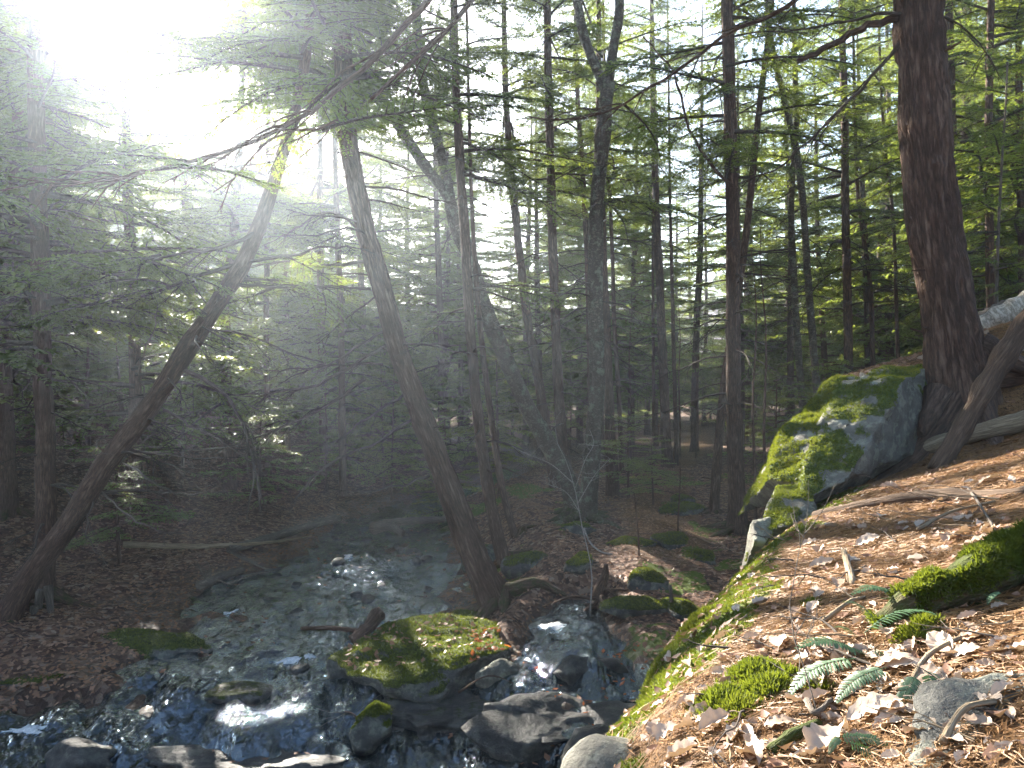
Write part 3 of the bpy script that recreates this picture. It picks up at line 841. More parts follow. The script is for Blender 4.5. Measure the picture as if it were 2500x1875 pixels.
# ---- generic hemlocks for the depth of the wood: crown meshes shared between trees
def hemlock_variant(seed, H=17.0, z0=3.0, n=62, lmax=2.6, r0=.15, dead=16, sprays=SPRAYS, mat='needle', taper=.80):
    rnd = random.Random(seed)
    wd, lf = MB(), MB()
    lean = (rnd.gauss(0, .02), rnd.gauss(0, .02))
    axis = np.array([[lean[0] * z + .05 * math.sin(z * .5 + seed), lean[1] * z + .05 * math.cos(z * .4 + seed), z] for z in np.linspace(-.3, H, 12)])
    trunk_tube(wd, axis, [r0 * 1.05, r0 * .9, r0 * .75, r0 * .5, r0 * .12], 9, .08, seed, True, 24)
    def at(z): return np.array([np.interp(z, axis[:, 2], axis[:, k]) for k in range(3)])
    for k in range(n):
        f = (k + rnd.random()) / n
        z = z0 + (H - z0) * f ** .92
        L = lmax * (1.0 - taper * f) * rnd.uniform(.6, 1.15) * (.75 + .25 * min(1, f * 6)) + .25
        place_spray(lf, wd, rnd.choice(sprays), at(z), rnd.uniform(0, 6.28), rnd.uniform(-.12, .22) + .25 * f, L, rnd.gauss(0, .16))
    for k in range(dead):
        limb(wd, at(rnd.uniform(1.2, z0 + 2)), rnd.uniform(0, 6.28), rnd.uniform(-.05, .3), rnd.uniform(.6, 1.9), .011, rnd, 1, .45, .3, 3, .14, 4)
    return wd.mesh('trunk', M['bark'], True, True), lf.mesh('crown', M[mat], False)
VAR = [hemlock_variant(100 + k, H=R.uniform(15, 19), z0=R.uniform(1.6, 3.6), n=92, lmax=R.uniform(2.6, 3.3)) for k in range(5)]
VARB = [hemlock_variant(120 + k, H=18.0, z0=2.5, n=115, lmax=2.9, taper=.42) for k in range(2)]
YOUNG = [hemlock_variant(140 + k, H=h, z0=.35, n=nn, lmax=lm, r0=.03, dead=3, sprays=SPARSE, mat='young') for k, (h, nn, lm) in enumerate([(3.2, 34, 1.3), (4.6, 42, 1.6), (2.0, 26, 1.0)])]

def tree_copy(name, var, loc, rz, sc, label, cat, group):
    e = empty(name, loc)
    e.rotation_euler = (0, 0, rz); e.scale = (sc[0], sc[0], sc[1])
    tag(e, label, cat, group)
    obj('trunk', var[0], e); obj('crown', var[1], e)
    return e

placed = []
def clear_of(x, y, d):
    return all((x - a) ** 2 + (y - b) ** 2 > d * d for a, b in placed)

# ---- traced trees: centre line in photograph pixels, distance, widths in pixels
TR = []
def traced(name, label, cat, pts, Y, wid, top=13.0, bark='bark', crown=None, dead=None, seed=0, extra=None, sides=14, base_z=None, moss=.6, flare_amt=.55, dY=0.0):
    rnd = random.Random(seed * 7 + 3)
    q = [P(u, v, Y + dY * k / max(1, len(pts) - 1)) for k, (u, v) in enumerate(pts)]
    g = gz(q[0][0], q[0][1])
    first = q[0] - (q[1] - q[0]) / np.linalg.norm(q[1] - q[0]) * max(.25, (q[0][2] - g) + .2)
    q = [first] + q
    d = (q[-1] - q[-2]) / np.linalg.norm(q[-1] - q[-2])
    rad = [w * .5 / F * Y for w in wid]
    if q[-1][2] < top:
        rest = top - q[-1][2]
        d2 = d * .5 + np.array([0, 0, .5]); d2 /= np.linalg.norm(d2)
        steps = max(2, int(rest / 2))
        z_in = q[-1][2] - q[0][2]
        for k in range(steps): q.append(q[-1] + d2 * rest / steps / max(d2[2], .3))
        ext = rest / max(z_in, .5)
        n0 = len(rad)
        rad = list(np.interp(np.linspace(0, 1 + ext, 12), np.concatenate([np.linspace(0, 1, n0), [1 + ext]]), rad + [max(.015, rad[-1] * .15)]))
    base = q[0].copy(); base[2] = max(base[2], g - .05)
    e = empty(name, base)
    tag(e, label, cat)
    placed.append((base[0], base[1]))
    mb = MB()
    pl, rl = trunk_tube(mb, np.array(q) - base, rad, sides, .14, seed, True, 60 if sides < 40 else 220, moss, flare_amt, .30 if sides >= 40 else 0)
    obj('trunk', mb.mesh('trunk', M[bark], True, True), e)
    pl = pl + base
    def at(z):
        k = int(np.clip(np.searchsorted(pl[:, 2], z), 1, len(pl) - 1))
        f = np.clip((z - pl[k-1, 2]) / (pl[k, 2] - pl[k-1, 2] + 1e-9), 0, 1)
        return pl[k-1] * (1 - f) + pl[k] * f, rl[k]
    if dead:
        zlo, zhi, n, ln = dead
        for k in range(n):
            z = rnd.uniform(zlo, zhi)
            p0, r = at(z)
            b = MB()
            L = ln * rnd.uniform(.45, 1.15); az = rnd.uniform(0, 6.28)
            if any(in_beam(*(p0 + dirv(az, -.1) * L * f)) for f in (.3, .6, .9)) and rnd.random() > .45: continue
            limb(b, p0 - base, az, rnd.uniform(-.15, .3), L, min(.018, r * .35) * (.6 + .4 * L / ln), rnd, 2 if Y < 13.5 else 1, .5, .35, 4, .13, 6)
            obj('branch', b.mesh('branch', M['twig'], True), e)
    if crown:
        zlo, n, ln = crown[:3]
        hi = min(top, .5 * Y + 3.5); nb = int(n * 1.8)
        for k in range(nb):
            f = (k + rnd.random()) / nb
            z = zlo + (hi - zlo) * f ** .9
            p0, r = at(z)
            az = rnd.uniform(0, 6.28); L = ln * (1 - .6 * f * (hi - zlo) / (top - zlo)) * rnd.uniform(.6, 1.25)
            if any(in_beam(*(p0 + dirv(az, -.1) * L * f + dirv(az + 1.57, 0) * L * w)) for f, w in ((.2, 0), (.45, 0), (.7, 0), (1, 0), (.45, .3), (.45, -.3), (.75, .2), (.75, -.2))) and rnd.random() > .04: continue
            put_bough(e, p0 - base, az, rnd.uniform(-.2, .2) + .2 * f, L, rnd.gauss(0, .18))
    if Y < 14.6 and base[2] < 1.2:
        for k in range(5):
            a = k * 1.256 + rnd.uniform(-.4, .4); L = rad[0] * rnd.uniform(3.0, 5.5)
            t = np.linspace(0, 1, 9)
            x = base[0] + np.cos(a + .5 * t * rnd.uniform(-1, 1)) * t * L; y = base[1] + np.sin(a) * t * L
            z = ground_z(x, y) + rad[0] * (.9 * (1 - t) ** 2.2 - .25 * t)
            b = MB(); tube(b, np.stack([x, y, z], 1) - base, np.linspace(rad[0] * .55, rad[0] * .10, 9), 8, True, .15, seed + k, None, (moss * .8, 0, 0))
            obj('root', b.mesh('root', M[bark], True, True), e)
        for k in range(7):
            z = rnd.uniform(base[2] + .5, min(top, .5 * Y))
            p0, r = at(z); d = dirv(rnd.uniform(0, 6.28), rnd.uniform(-.2, .6))
            b = MB(); tube(b, np.array([p0, p0 + d * (r + .03), p0 + d * (r + rnd.uniform(.06, .2))]) - base, np.array([.9, .6, .4]) * min(.02, r * .22), 6, True, .2, seed + k)
            obj('stub', b.mesh('stub', M[bark], True, True), e)
    if extra: extra(e, base, at, rnd)
    return e

def pix_limb(e, base, pts, Y, r0, r1, mat='twig', seed=1, subs=8, name='branch', sublen=.35, dY=None, foliage=0, mbx=None):
    rnd = random.Random(seed)
    ys = Y if isinstance(Y, (list, tuple)) else [Y + (dY or 0) * k / (len(pts) - 1) for k in range(len(pts))]
    q = np.array([P(u, v, yy) for (u, v), yy in zip(pts, ys)]) - base
    q = resample(q, 16)
    q[1:-1] += np.array([[rnd.gauss(0, .012) for _ in range(3)] for _ in range(14)])
    b = MB()
    tube(b, q, np.linspace(r0, r1, 16), 7, True, .12, seed)
    L = np.linalg.norm(np.diff(q, axis=0), axis=1).sum()
    for k in range(subs):
        i = rnd.randint(3, 14)
        d = q[i + 1] - q[i]
        a = math.atan2(d[1], d[0]) + rnd.choice((-1, 1)) * rnd.uniform(.35, 1.0)
        el = math.asin(np.clip(d[2] / np.linalg.norm(d), -1, 1)) * .6 + rnd.uniform(-.35, .2)
        limb(b, q[i], a, el, L * sublen * rnd.uniform(.5, 1.1) * (1.2 - i / 20), r0 * .38, rnd, 1, .35, .3, 4, .12, 5)
    o = obj(name, b.mesh(name, M[mat], True), e)
    for k in range(foliage):
        i = rnd.randint(4, 14)
        az, L = rnd.uniform(0, 6.28), rnd.uniform(.8, 1.6)
        if any(in_beam(*(q[i] + base + dirv(az, -.15) * L * f)) for f in (0, .35, .7, 1)) and rnd.random() > .08: continue
        put_bough(o, q[i], az, rnd.uniform(-.3, .1), L, rnd.gauss(0, .2), 'spray')
    return o

# 1 the big leaning hemlock in the middle
def x_lean(e, base, at, rnd):
    Y = 10.2
    for k, (pts, r) in enumerate([
        ([(943, 807), (880, 840), (800, 887), (700, 905), (610, 900)], .022), ([(950, 838), (880, 880), (760, 945), (650, 960), (548, 962), (470, 930)], .026),
        ([(985, 963), (900, 1020), (808, 1081), (740, 1110)], .02), ([(890, 925), (760, 1010), (650, 1060), (548, 1088), (430, 1098), (340, 1080)], .024),
        ([(1015, 1018), (920, 1080), (800, 1132), (740, 1190), (700, 1260)], .02), ([(1049, 1161), (960, 1190), (860, 1200), (800, 1190)], .018),
        ([(900, 640), (800, 650), (690, 640), (600, 655)], .026), ([(905, 705), (780, 700), (620, 690)], .022),
        ([(880, 560), (800, 520), (720, 560), (640, 600)], .018), ([(935, 890), (860, 890), (760, 900), (680, 935)], .018), ([(1035, 1060), (1100, 1020), (1160, 1000)], .012)]):
        pix_limb(e, base, pts, [Y - .02 - .25 * j * (k % 3) / 3 - .05 * j for j in range(len(pts))], r, .005, 'twig' if k % 2 else 'dead', 300 + k, 7)
traced('leaning_hemlock', 'thick leaning hemlock with bare side branches rising from behind the island rock', 'tree',
       [(1212, 1478), (1135, 1300), (1062, 1100), (987, 900), (930, 700), (880, 500), (845, 300), (836, 100), (836, -150)], 10.2, [74, 62, 54, 49, 46, 44, 42, 39, 36], 12,
       'bark_big', (3.0, 30, 2.4), (.3, 3.5, 16, 1.7), 1, x_lean, 40)
# 2, 3 slender hemlocks right of it
traced('slender_hemlock', 'slender hemlock standing just behind the thick leaning hemlock', 'tree',
       [(1236, 1395), (1198, 1230), (1175, 1080), (1160, 950), (1145, 750), (1130, 500), (1117, 300), (1110, 100), (1106, -150)], 12.3, [34, 29, 27, 25, 24, 23, 21, 20, 18], 12, 'bark', (2.2, 26, 2.0), (-1.2, 4, 22, 1.6), 2)
traced('thin_hemlock', 'thinnest of the three trunks beside the leaning hemlock', 'tree',
       [(1270, 1352), (1228, 1200), (1197, 1000), (1172, 800), (1160, 650), (1150, 450)], 13.2, [22, 17, 15, 14, 12, 9], 8, 'bark', (1.5, 14, 1.5), (-1.5, 2.5, 14, 1.2), 3)
# 4, 5 twin mossy birches
def x_birch_left(e, base, at, rnd):
    b = MB(); q = np.array([P(u, v, 14.0) for u, v in [(1150, 640), (1112, 560), (1092, 450), (1075, 370), (1053, 295), (1030, 190), (1019, 76), (1015, -100), (1000, -350)]]) - base
    trunk_tube(b, q, [.10, .10, .09, .085, .06], 10, .1, 5, False, 30); obj('limb', b.mesh('limb', M['birch'], True, True), e)
traced('leaning_birch', 'mossy grey birch leaning left and forking high behind the slender hemlocks', 'tree',
       [(1402, 1290), (1392, 1190), (1335, 1080), (1266, 950), (1215, 830), (1172, 720), (1143, 620), (1092, 480), (1020, 380), (940, 250), (882, 120), (860, -60)], 14.0, [50, 46, 42, 40, 38, 36, 32, 26, 24, 22, 20, 18], 9, 'birch', None, (0, 6, 14, 1.3), 4, x_birch_left, 14)
def x_birch_right(e, base, at, rnd):
    for k, pp in enumerate([[(1482, 225), (1458, 170), (1432, 110), (1412, 20), (1395, -120)], [(1484, 225), (1497, 120), (1510, 50), (1513, -80), (1520, -250)]]):
        b = MB(); q = np.array([P(u, v, 13.7) for u, v in pp]) - base
        trunk_tube(b, q, [.095, .085, .08, .06], 10, .1, 6 + k, False, 24); obj('limb', b.mesh('limb', M['birch'], True, True), e)
traced('forked_birch', 'upright birch with rough mossy bark that forks near the top of the picture', 'tree',
       [(1428, 1290), (1442, 1150), (1456, 950), (1453, 700), (1456, 500), (1470, 350), (1484, 205)], 13.7, [56, 42, 38, 37, 36, 35, 34], 4, 'birch', None, (0, 5, 14, 1.4), 5, x_birch_right, 14)
# other trunks of the middle distance
mid = [
 ('straight dark hemlock trunk left of the forked birch', [(1388, 1190), (1367, 1000), (1357, 800), (1349, 600), (1344, 400), (1339, 200), (1336, 0), (1336, -200)], 16, [30, 25, 24, 22, 21, 20, 19, 17], (3.6, 22, 2.2), (-1.5, 5, 24, 1.7), 'bark'),
 ('hemlock trunk bending left between slender hemlock and dark straight hemlock', [(1345, 1130), (1315, 930), (1291, 800), (1272, 650), (1256, 500), (1242, 350), (1236, 250), (1231, 50)], 18, [26, 23, 22, 20, 19, 17, 15, 13], (4.0, 20, 2.2), (-1.5, 5.5, 22, 1.7), 'bark'),
 ('thin dark trunk close on the left of the forked birch', [(1445, 1100), (1441, 900), (1433, 600), (1421, 400), (1411, 250)], 20, [17, 16, 15, 13, 11], (4.2, 18, 2.2), (-1.5, 5.5, 18, 1.7), 'bark'),
 ('dark hemlock trunk partly hidden behind the forked birch', [(1494, 1155), (1487, 1000), (1482, 850), (1474, 700), (1468, 500), (1464, 300)], 17, [32, 27, 25, 23, 20, 17], (4.0, 18, 2.2), (-1.5, 5.5, 22, 1.6), 'bark'),
 ('slim trunk right of the forked birch', [(1516, 1085), (1510, 950), (1500, 800), (1495, 620), (1480, 300)], 21, [12, 11, 10, 9, 7], (4.5, 14, 2.0), (-1.5, 5, 14, 1.4), 'bark'),
 ('reddish hemlock trunk left of the far path', [(1628, 1125), (1619, 900), (1611, 700), (1601, 500), (1598, 350), (1593, 150)], 23, [28, 23, 21, 19, 17, 14], (5.0, 20, 2.4), (-1.5, 6, 24, 1.9), 'bark'),
 ('slim trunk touching the reddish hemlock by the far path', [(1652, 1130), (1646, 900), (1641, 700), (1636, 500)], 24, [11, 10, 9, 7], (5, 10, 1.8), (-1.5, 5, 10, 1.2), 'bark'),
 ('thin pole trunk on the left side of the reddish hemlock', [(1597, 1120), (1595, 900), (1594, 700)], 24, [9, 8, 7], (4, 10, 1.6), (-1.5, 4, 8, 1.2), 'bark'),
 ('sunlit hemlock trunk standing in the far path', [(1695, 1100), (1698, 900), (1703, 750), (1708, 650), (1712, 400)], 30, [20, 17, 16, 15, 12], (4.5, 20, 2.4), (-1.5, 5, 14, 1.8), 'bark'),
 ('tall straight hemlock with dead branches standing beside the path', [(1800, 1215), (1794, 1080), (1791, 900), (1790, 700), (1788, 500), (1783, 300), (1778, 100), (1775, -150)], 13, [50, 40, 37, 35, 33, 31, 29, 27], (3.4, 26, 2.2), (-.4, 5.5, 34, 1.9), 'bark'),
 ('thin hemlock leaning right behind the tall straight hemlock', [(1747, 1188), (1757, 1060), (1772, 910), (1798, 740), (1819, 590), (1836, 440), (1850, 295), (1874, 105), (1890, -60)], 14.2, [26, 22, 20, 19, 18, 17, 15, 14, 12], (3.5, 14, 1.8), (0, 5, 10, 1.3), 'bark'),
 ('pale grey birch trunk rising behind the hillside', [(1962, 1010), (1948, 850), (1938, 675), (1932, 480), (1944, 300), (1940, 150), (1938, 20)], 15.5, [22, 19, 17, 16, 15, 13, 11], None, (0, 6, 12, 1.3), 'birch'),
 ('curving trunk that crosses the pale grey birch', [(1995, 960), (1972, 675), (1962, 520), (1946, 380), (1912, 232), (1887, 127), (1872, 0)], 14.8, [22, 19, 18, 17, 16, 15, 13], (5, 12, 1.8), (0, 5, 10, 1.3), 'birch'),
 ('straight hemlock trunk between the pale birch and the big hemlock', [(2072, 880), (2068, 675), (2064, 506), (2062, 295), (2057, 127), (2055, -60)], 17, [24, 21, 20, 18, 17, 15], (2.5, 26, 2.4), (0, 5, 14, 1.7), 'bark'),
 ('thin crooked trunk left of the big hemlock', [(2130, 860), (2123, 675), (2108, 580), (2095, 485), (2090, 380)], 18, [13, 12, 11, 10, 8], (2.5, 14, 1.8), (0, 4, 8, 1.3), 'bark'),
 ('thin pole leaning left between the crooked trunk and the big hemlock', [(2190, 800), (2178, 506), (2161, 358), (2153, 253)], 18.5, [10, 9, 8, 7], (2.5, 14, 1.8), (0, 4, 6, 1.2), 'bark'),
 ('hemlock trunk in shade right of the big hemlock', [(2420, 800), (2418, 696), (2415, 500), (2414, 295), (2418, 84)], 13.5, [22, 20, 19, 18, 16], (2.2, 24, 2.2), (.5, 5, 12, 1.6), 'bark'),
 ('dark hemlock trunk at the right edge of the picture', [(2496, 780), (2494, 600), (2490, 420), (2488, 200)], 14.5, [18, 17, 16, 15], (2.2, 24, 2.3), (.5, 5, 10, 1.6), 'bark'),
 ('hemlock trunk half hidden behind the big hemlock', [(2330, 800), (2325, 400), (2318, 80)], 15.5, [26, 24, 20], (2.5, 24, 2.3), (.5, 5, 10, 1.6), 'bark'),
]
for k, (lab, pts, Y, wid, crown, dead, bk) in enumerate(mid):
    traced('birch_tree' if bk == 'birch' else 'hemlock_tree', lab, 'tree', pts, Y, wid, 13.5 if Y < 20 else 15, bk, crown, dead, 20 + k, None, 10)
# thin sunlit sapling at the right
traced('hemlock_sapling', 'thin sunlit sapling right of the big hemlock', 'tree', [(2432, 800), (2434, 675), (2440, 506), (2448, 358), (2456, 245)], 11, [9, 8, 7, 6, 4], 4.6, 'dead', (1.2, 14, 1.3), (.6, 3, 5, .8), 60, None, 7)
# the big hemlock on the right
def x_big(e, base, at, rnd):
    pix_limb(e, base, [(2190, 45), (2110, 70), (2040, 105), (1980, 135), (1946, 150)], 7.0, .036, .024, 'bark', 401, 0)
    pix_limb(e, base, [(2200, 100), (2120, 200), (2000, 320), (1900, 410), (1800, 450)], [7.0, 7.1, 7.3, 7.5, 7.7], .018, .006, 'twig', 402, 10)
    b = MB(); q = np.array([P(2390, 850, 6.95), P(2420, 862, 6.9), P(2460, 880, 6.8), P(2520, 905, 6.7)]) - base
    tube(b, resample(q, 12), np.linspace(.16, .06, 12), 10, True, .12, 9); obj('root', b.mesh('root', M['bark_big'], True, True), e)
    b = MB(); q = np.array([P(2290, 960, 6.9), P(2270, 1010, 6.75), P(2250, 1060, 6.55)]) - base
    tube(b, resample(q, 10), np.linspace(.12, .04, 10), 10, True, .12, 10); obj('root', b.mesh('root', M['bark_big'], True, True), e)
traced('big_hemlock', 'massive furrowed hemlock trunk on top of the bank behind the slanting boulder', 'tree',
       [(2348, 1010), (2334, 900), (2304, 680), (2284, 550), (2268, 420), (2256, 250), (2244, 50), (2238, -150)], 7.0, [150, 128, 114, 110, 107, 105, 103, 100], 13, 'bark_big', (4.6, 26, 3.0), (3.2, 6, 8, 1.6), 80, x_big, 72, None, .2, .35)
# left side trees
def x_left(e, base, at, rnd):
    Y = 9.6
    for k, (pts, r, f) in enumerate([
        ([(600, 640), (520, 660), (420, 700), (300, 730), (190, 745)], .03, 9), ([(640, 560), (560, 600), (440, 620), (300, 660), (170, 720)], .028, 10), ([(560, 690), (640, 700), (780, 700), (900, 705)], .03, 2), ([(590, 640), (700, 625), (830, 600), (900, 610)], .028, 3),
        ([(440, 900), (540, 950), (600, 1060), (615, 1180), (600, 1280)], .03, 0), ([(300, 1130), (400, 1190), (470, 1210), (520, 1180)], .016, 0), ([(250, 1200), (330, 1270), (420, 1300), (480, 1260)], .014, 0), ([(400, 1000), (470, 1040), (560, 1090), (650, 1160)], .018, 0),
        ([(270, 1160), (230, 1100), (255, 1060), (310, 1010)], .01, 0), ([(360, 980), (340, 900), (370, 820), (385, 740)], .012, 0), ([(350, 1080), (420, 1020), (500, 1000)], .012, 0), ([(230, 1210), (210, 1290), (260, 1380)], .010, 0)]):
        pix_limb(e, base, pts, [Y - .05 * j - .18 * j * (k % 2) for j in range(len(pts))], r, .004, 'dead' if f == 0 else 'twig', 500 + k, 8 if f == 0 else 5, foliage=f)
traced('leaning_hemlock', 'hemlock leaning steeply right from the lower left corner over the stream', 'tree',
       [(-25, 1600), (68, 1415), (170, 1277), (260, 1130), (373, 983), (452, 859), (542, 723), (599, 633), (640, 531), (676, 420), (715, 290), (738, 190), (760, 0)], 9.6, [76, 60, 56, 53, 51, 49, 46, 42, 38, 34, 30, 26, 22], 9, 'bark', (1.2, 40, 2.3), (-1.8, 3, 26, 1.6), 81, x_left, 16)
def x_roots(e, base, at, rnd):
    for k, pp in enumerate([[(98, 1440), (92, 1520), (95, 1570), (130, 1600), (160, 1598)], [(118, 1430), (125, 1510), (128, 1560), (150, 1590)], [(85, 1480), (70, 1560), (40, 1600)]]):
        b = MB(); q = np.array([P(u, v, 10.1 - .12 * k) for u, v in pp]) - base
        tube(b, resample(q, 14), np.linspace(.055, .025, 14), 8, True, .12, 9 + k); obj('root', b.mesh('root', M['dead'], True, True), e)
traced('rooted_hemlock', 'vertical hemlock with exposed pale roots behind the left leaning trunk', 'tree',
       [(108, 1575), (112, 1300), (110, 1100), (105, 900), (100, 700), (92, 400), (86, 100), (84, -120)], 10.5, [62, 46, 43, 42, 40, 38, 36, 33], 11, 'bark', (.4, 60, 2.8), (-2, 2.5, 22, 1.7), 82, x_roots, 14)
left_far = [(836, 1130, 20, 16, 'dark trunk across the stream left of the thick leaning hemlock'), (792, 1140, 22, 18, 'dim trunk on the far shore under drooping hemlock branches'), (655, 1140, 21, 14, 'dim thin trunk left of two others on the far shore'),
            (560, 1130, 19, 22, 'shadowy trunk behind the bare branches of the left leaning hemlock'), (880, 1080, 25, 16, 'distant slim trunk just left of the thick leaning hemlock'), (330, 1130, 16, 28, 'hazy trunk right of the rooted hemlock'),
            (20, 1200, 14, 34, 'hazy trunk at the left edge of the picture'), (470, 1130, 24, 20, 'hazy distant trunk between the left leaning hemlock and the stream')]
for k, (u, v, Y, w, lab) in enumerate(left_far):
    traced('hemlock_tree', lab, 'tree', [(u, v), (u + R.uniform(-10, 10), v - 300), (u + R.uniform(-22, 22), v - 700)], Y, [w * 1.25, w, w * .85], 16, 'bark', (-.8, 78, 3.0), (-2, 1, 12, 1.7), 90 + k, None, 9)

# ---- big dark boughs hanging in from above
def bough(label, pts, Y, r0, r1, seed, subs, fol):
    q0 = P(*pts[0], Y if not isinstance(Y, list) else Y[0])
    e = empty('hanging_bough', q0); tag(e, label, 'branch')
    pix_limb(e, q0, pts, Y, r0, r1, 'bark', seed, subs, 'branch', .28, foliage=fol)
bough('dark bough crossing the leaning hemlock and splitting into drooping twigs at the upper left', [(1080, -40), (960, 90), (850, 200), (740, 285), (640, 335), (500, 385), (340, 430), (160, 450), (20, 430)], [6.3, 6.2, 6.1, 6.0, 5.95, 5.9, 5.8, 5.7, 5.6], .030, .005, 601, 16, 5)
bough('second dark bough from the top edge passing right of the leaning hemlock', [(1190, -50), (1090, 80), (960, 190), (870, 270), (780, 310), (690, 330), (600, 400), (520, 470)], [6.5, 6.4, 6.3, 6.2, 6.1, 6.0, 5.9, 5.8], .025, .004, 602, 12, 2)
bough('long dark bough sweeping from the top right down across the forked birch', [(2000, -60), (1900, 30), (1811, 63), (1726, 118), (1650, 180), (1560, 235), (1475, 274), (1348, 291), (1270, 280)], [8.2, 8.2, 8.3, 8.4, 8.5, 8.6, 8.7, 8.8, 8.9], .028, .005, 603, 12, 1)
bough('thin dark limb hanging in a curve right of the forked birch', [(1570, 90), (1640, 170), (1690, 330), (1760, 430), (1790, 455)], 12.4, .012, .03, 604, 8, 0)

# ---- the wood behind: copies of the shared hemlocks
def strip_limit(x, y, g, crown_r, side=0.0):
    p, s, _ = beam(x, y, 0)
    lim = 99
    if s > 5:
        for a, b, c, d, cr in SHAFTS:
            cr = cr * crown_r / 1.6 + side
            if a - cr < p < b + cr and d + .4168 * s > g: lim = min(lim, .4168 * s + c - g)
    return lim
groups_n = 0
def try_tree(x, y, lab, group, dmin, hmul=1.0):
    g = gz(x, y)
    if not clear_of(x, y, dmin): return False
    c, h = float(stream_c(y)), float(stream_h(y))
    if abs(x - c) < h + .5: return False
    k = R.randrange(5)
    sc = R.uniform(.78, 1.08) * hmul
    lim = strip_limit(x, y, g, 1.6)
    if lim < 17 * sc:
        if lim < 3.5: return False
        sc = lim / 18.5
    tree_copy('hemlock_tree', VAR[k], (x, y, g), R.uniform(0, 6.28), (max(.45, sc * R.uniform(.85, 1.1)), sc), lab, 'tree', group)
    placed.append((x, y))
    return True
n = 0
for k in range(1500):
    if n >= 62: break
    y = R.uniform(18, 50); x = R.uniform(-.80, -.1) * y - 1
    if y > 36 and beam(x, y, 0)[0] > 11: continue
    n += try_tree(x, y, 'hazy hemlock in the dense wood across the stream', 'hemlocks across the stream', 2.1, .95)
n = 0
for k in range(1500):
    if n >= 50: break
    y = 24 + 17 * R.random() ** .6; x = R.uniform(-.12, .72) * y
    pathx = np.interp(y, [22, 35, 60], [4.6, 8.4, 15])
    if abs(x - pathx) < 1.6 or 21.8 < beam(x, y, 0)[0] < 24.6: continue
    n += try_tree(x, y, 'background hemlock in the open wood beyond the path', 'background hemlocks beyond the path', 1.9)
for u_, y_ in ((1655, 44), (1720, 47), (1690, 52), (1560, 46), (1060, 40), (1130, 44)):
    try_tree((u_ - 1250) / F * y_, y_, 'background hemlock closing the view beyond the path', 'hemlocks closing the view', 1.5)
n = 0
for k in range(600):
    if n >= 18: break
    y = R.uniform(15, 32); x = R.uniform(.45, .85) * y
    n += try_tree(x, y, 'background hemlock on the hillside at the right', 'background hemlocks on the hillside', 2.2)
n = 0
for k in range(800):                            # outside the frame on the left, they shade the left shore
    if n >= 12: break
    y = R.uniform(9, 34); x = -.72 * y - R.uniform(1, 7)
    n += try_tree(x, y, 'hemlock at the far left margin of the wood', 'hemlocks at the left margin', 2.6)
n = 0
for k in range(1500):
    if n >= 30: break
    y = R.uniform(48, 78); x = R.uniform(-.72, .72) * y
    p_, s_, _ = beam(x, y, 0)
    if p_ > 11: continue
    n += try_tree(x, y, 'faint hemlock in the farthest row of the wood', 'farthest hemlocks', 2.6)
k = 0
for s_ in (34, 39, 44, 50, 57):
    for p_ in np.arange(-6, 12, 1.25):
        p2, s2 = p_ + R.uniform(-.8, .8), s_ + R.uniform(-2, 2)
        x, y = .873 * p2 - .488 * s2, .488 * p2 + .873 * s2
        g = gz(x, y)
        lim = min(strip_limit(x, y, g, 1.6, 1.0) - .6, 23)
        if lim < 6 or not clear_of(x, y, 1.3): continue
        sc = lim / 18.0
        tree_copy('hemlock_tree', VARB[k % 2], (x, y, g), k * 1.1, (max(.6, sc) * 1.15, sc), 'tall hazy hemlock standing below the sun', 'tree', 'tall hemlocks below the sun')
        placed.append((x, y)); k += 1
# young hemlocks: low blue-green foliage along the far shore and under the trees
def young(u, v, Y, k, s, lab, group=None):
    x = (u - 1250) / F * Y
    g = gz(x, Y)
    tree_copy('young_hemlock', YOUNG[k], (x, Y, g - .05), R.uniform(0, 6.28), (s, s * .9), lab, 'young tree', group)
    placed.append((x, Y))
young(960, 0, 20.0, 1, 1.0, 'young hemlock with pale green sprays over the head of the stream')
young(800, 0, 20.5, 0, 1.0, 'bushy young hemlock at the upstream end of the left shore')
young(1090, 0, 17.5, 0, .9, 'young hemlock filling the gap between leaning and slender hemlocks')
young(1215, 0, 20.5, 1, 1.0, 'young hemlock behind the thin hemlock trunk')
young(1540, 0, 16.5, 2, 1.0, 'low green hemlock seedling right of the birch foot')
young(1600, 0, 15.0, 2, .75, 'smaller hemlock seedling among the path stones')
young(300, 0, 12.6, 2, 1.1, 'small hemlock under the left leaning trunk on the far shore')
young(640, 0, 17.0, 0, 1.0, 'young hemlock behind the fallen logs of the left shore')
young(1900, 0, 15.0, 0, .9, 'young hemlock in shade between tall straight hemlock and the boulder')
young(2030, 0, 13.0, 2, 1.2, 'young hemlock just behind the top of the boulder')
n = 0
for k in range(2500):
    if n >= 190: break
    if n % 2: y = 30 + 30 * R.random(); x = R.uniform(-.2, .70) * y
    else: y = 19 + 34 * R.random() ** .8; x = R.uniform(-.72, -.02) * y
    pathx = np.interp(y, [22, 35, 60], [4.6, 8.4, 15])
    if 22.2 < beam(x, y, 0)[0] < 24.2 or abs(x - pathx) < 1.4 or not clear_of(x, y, 1.4) or abs(x - float(stream_c(y))) < float(stream_h(y)) + .4: continue
    kk = R.randrange(2); s = R.uniform(.8, 1.5) * (1 + .7 * (y > 34))
    if strip_limit(x, y, gz(x, y), .8) < 4.6 * s: continue
    tree_copy('young_hemlock', YOUNG[kk], (x, y, gz(x, y) - .05), R.uniform(0, 6.28), (s, s), 'young hemlock of the understory between the distant trunks', 'young tree', 'understory young hemlocks')
    placed.append((x, y)); n += 1

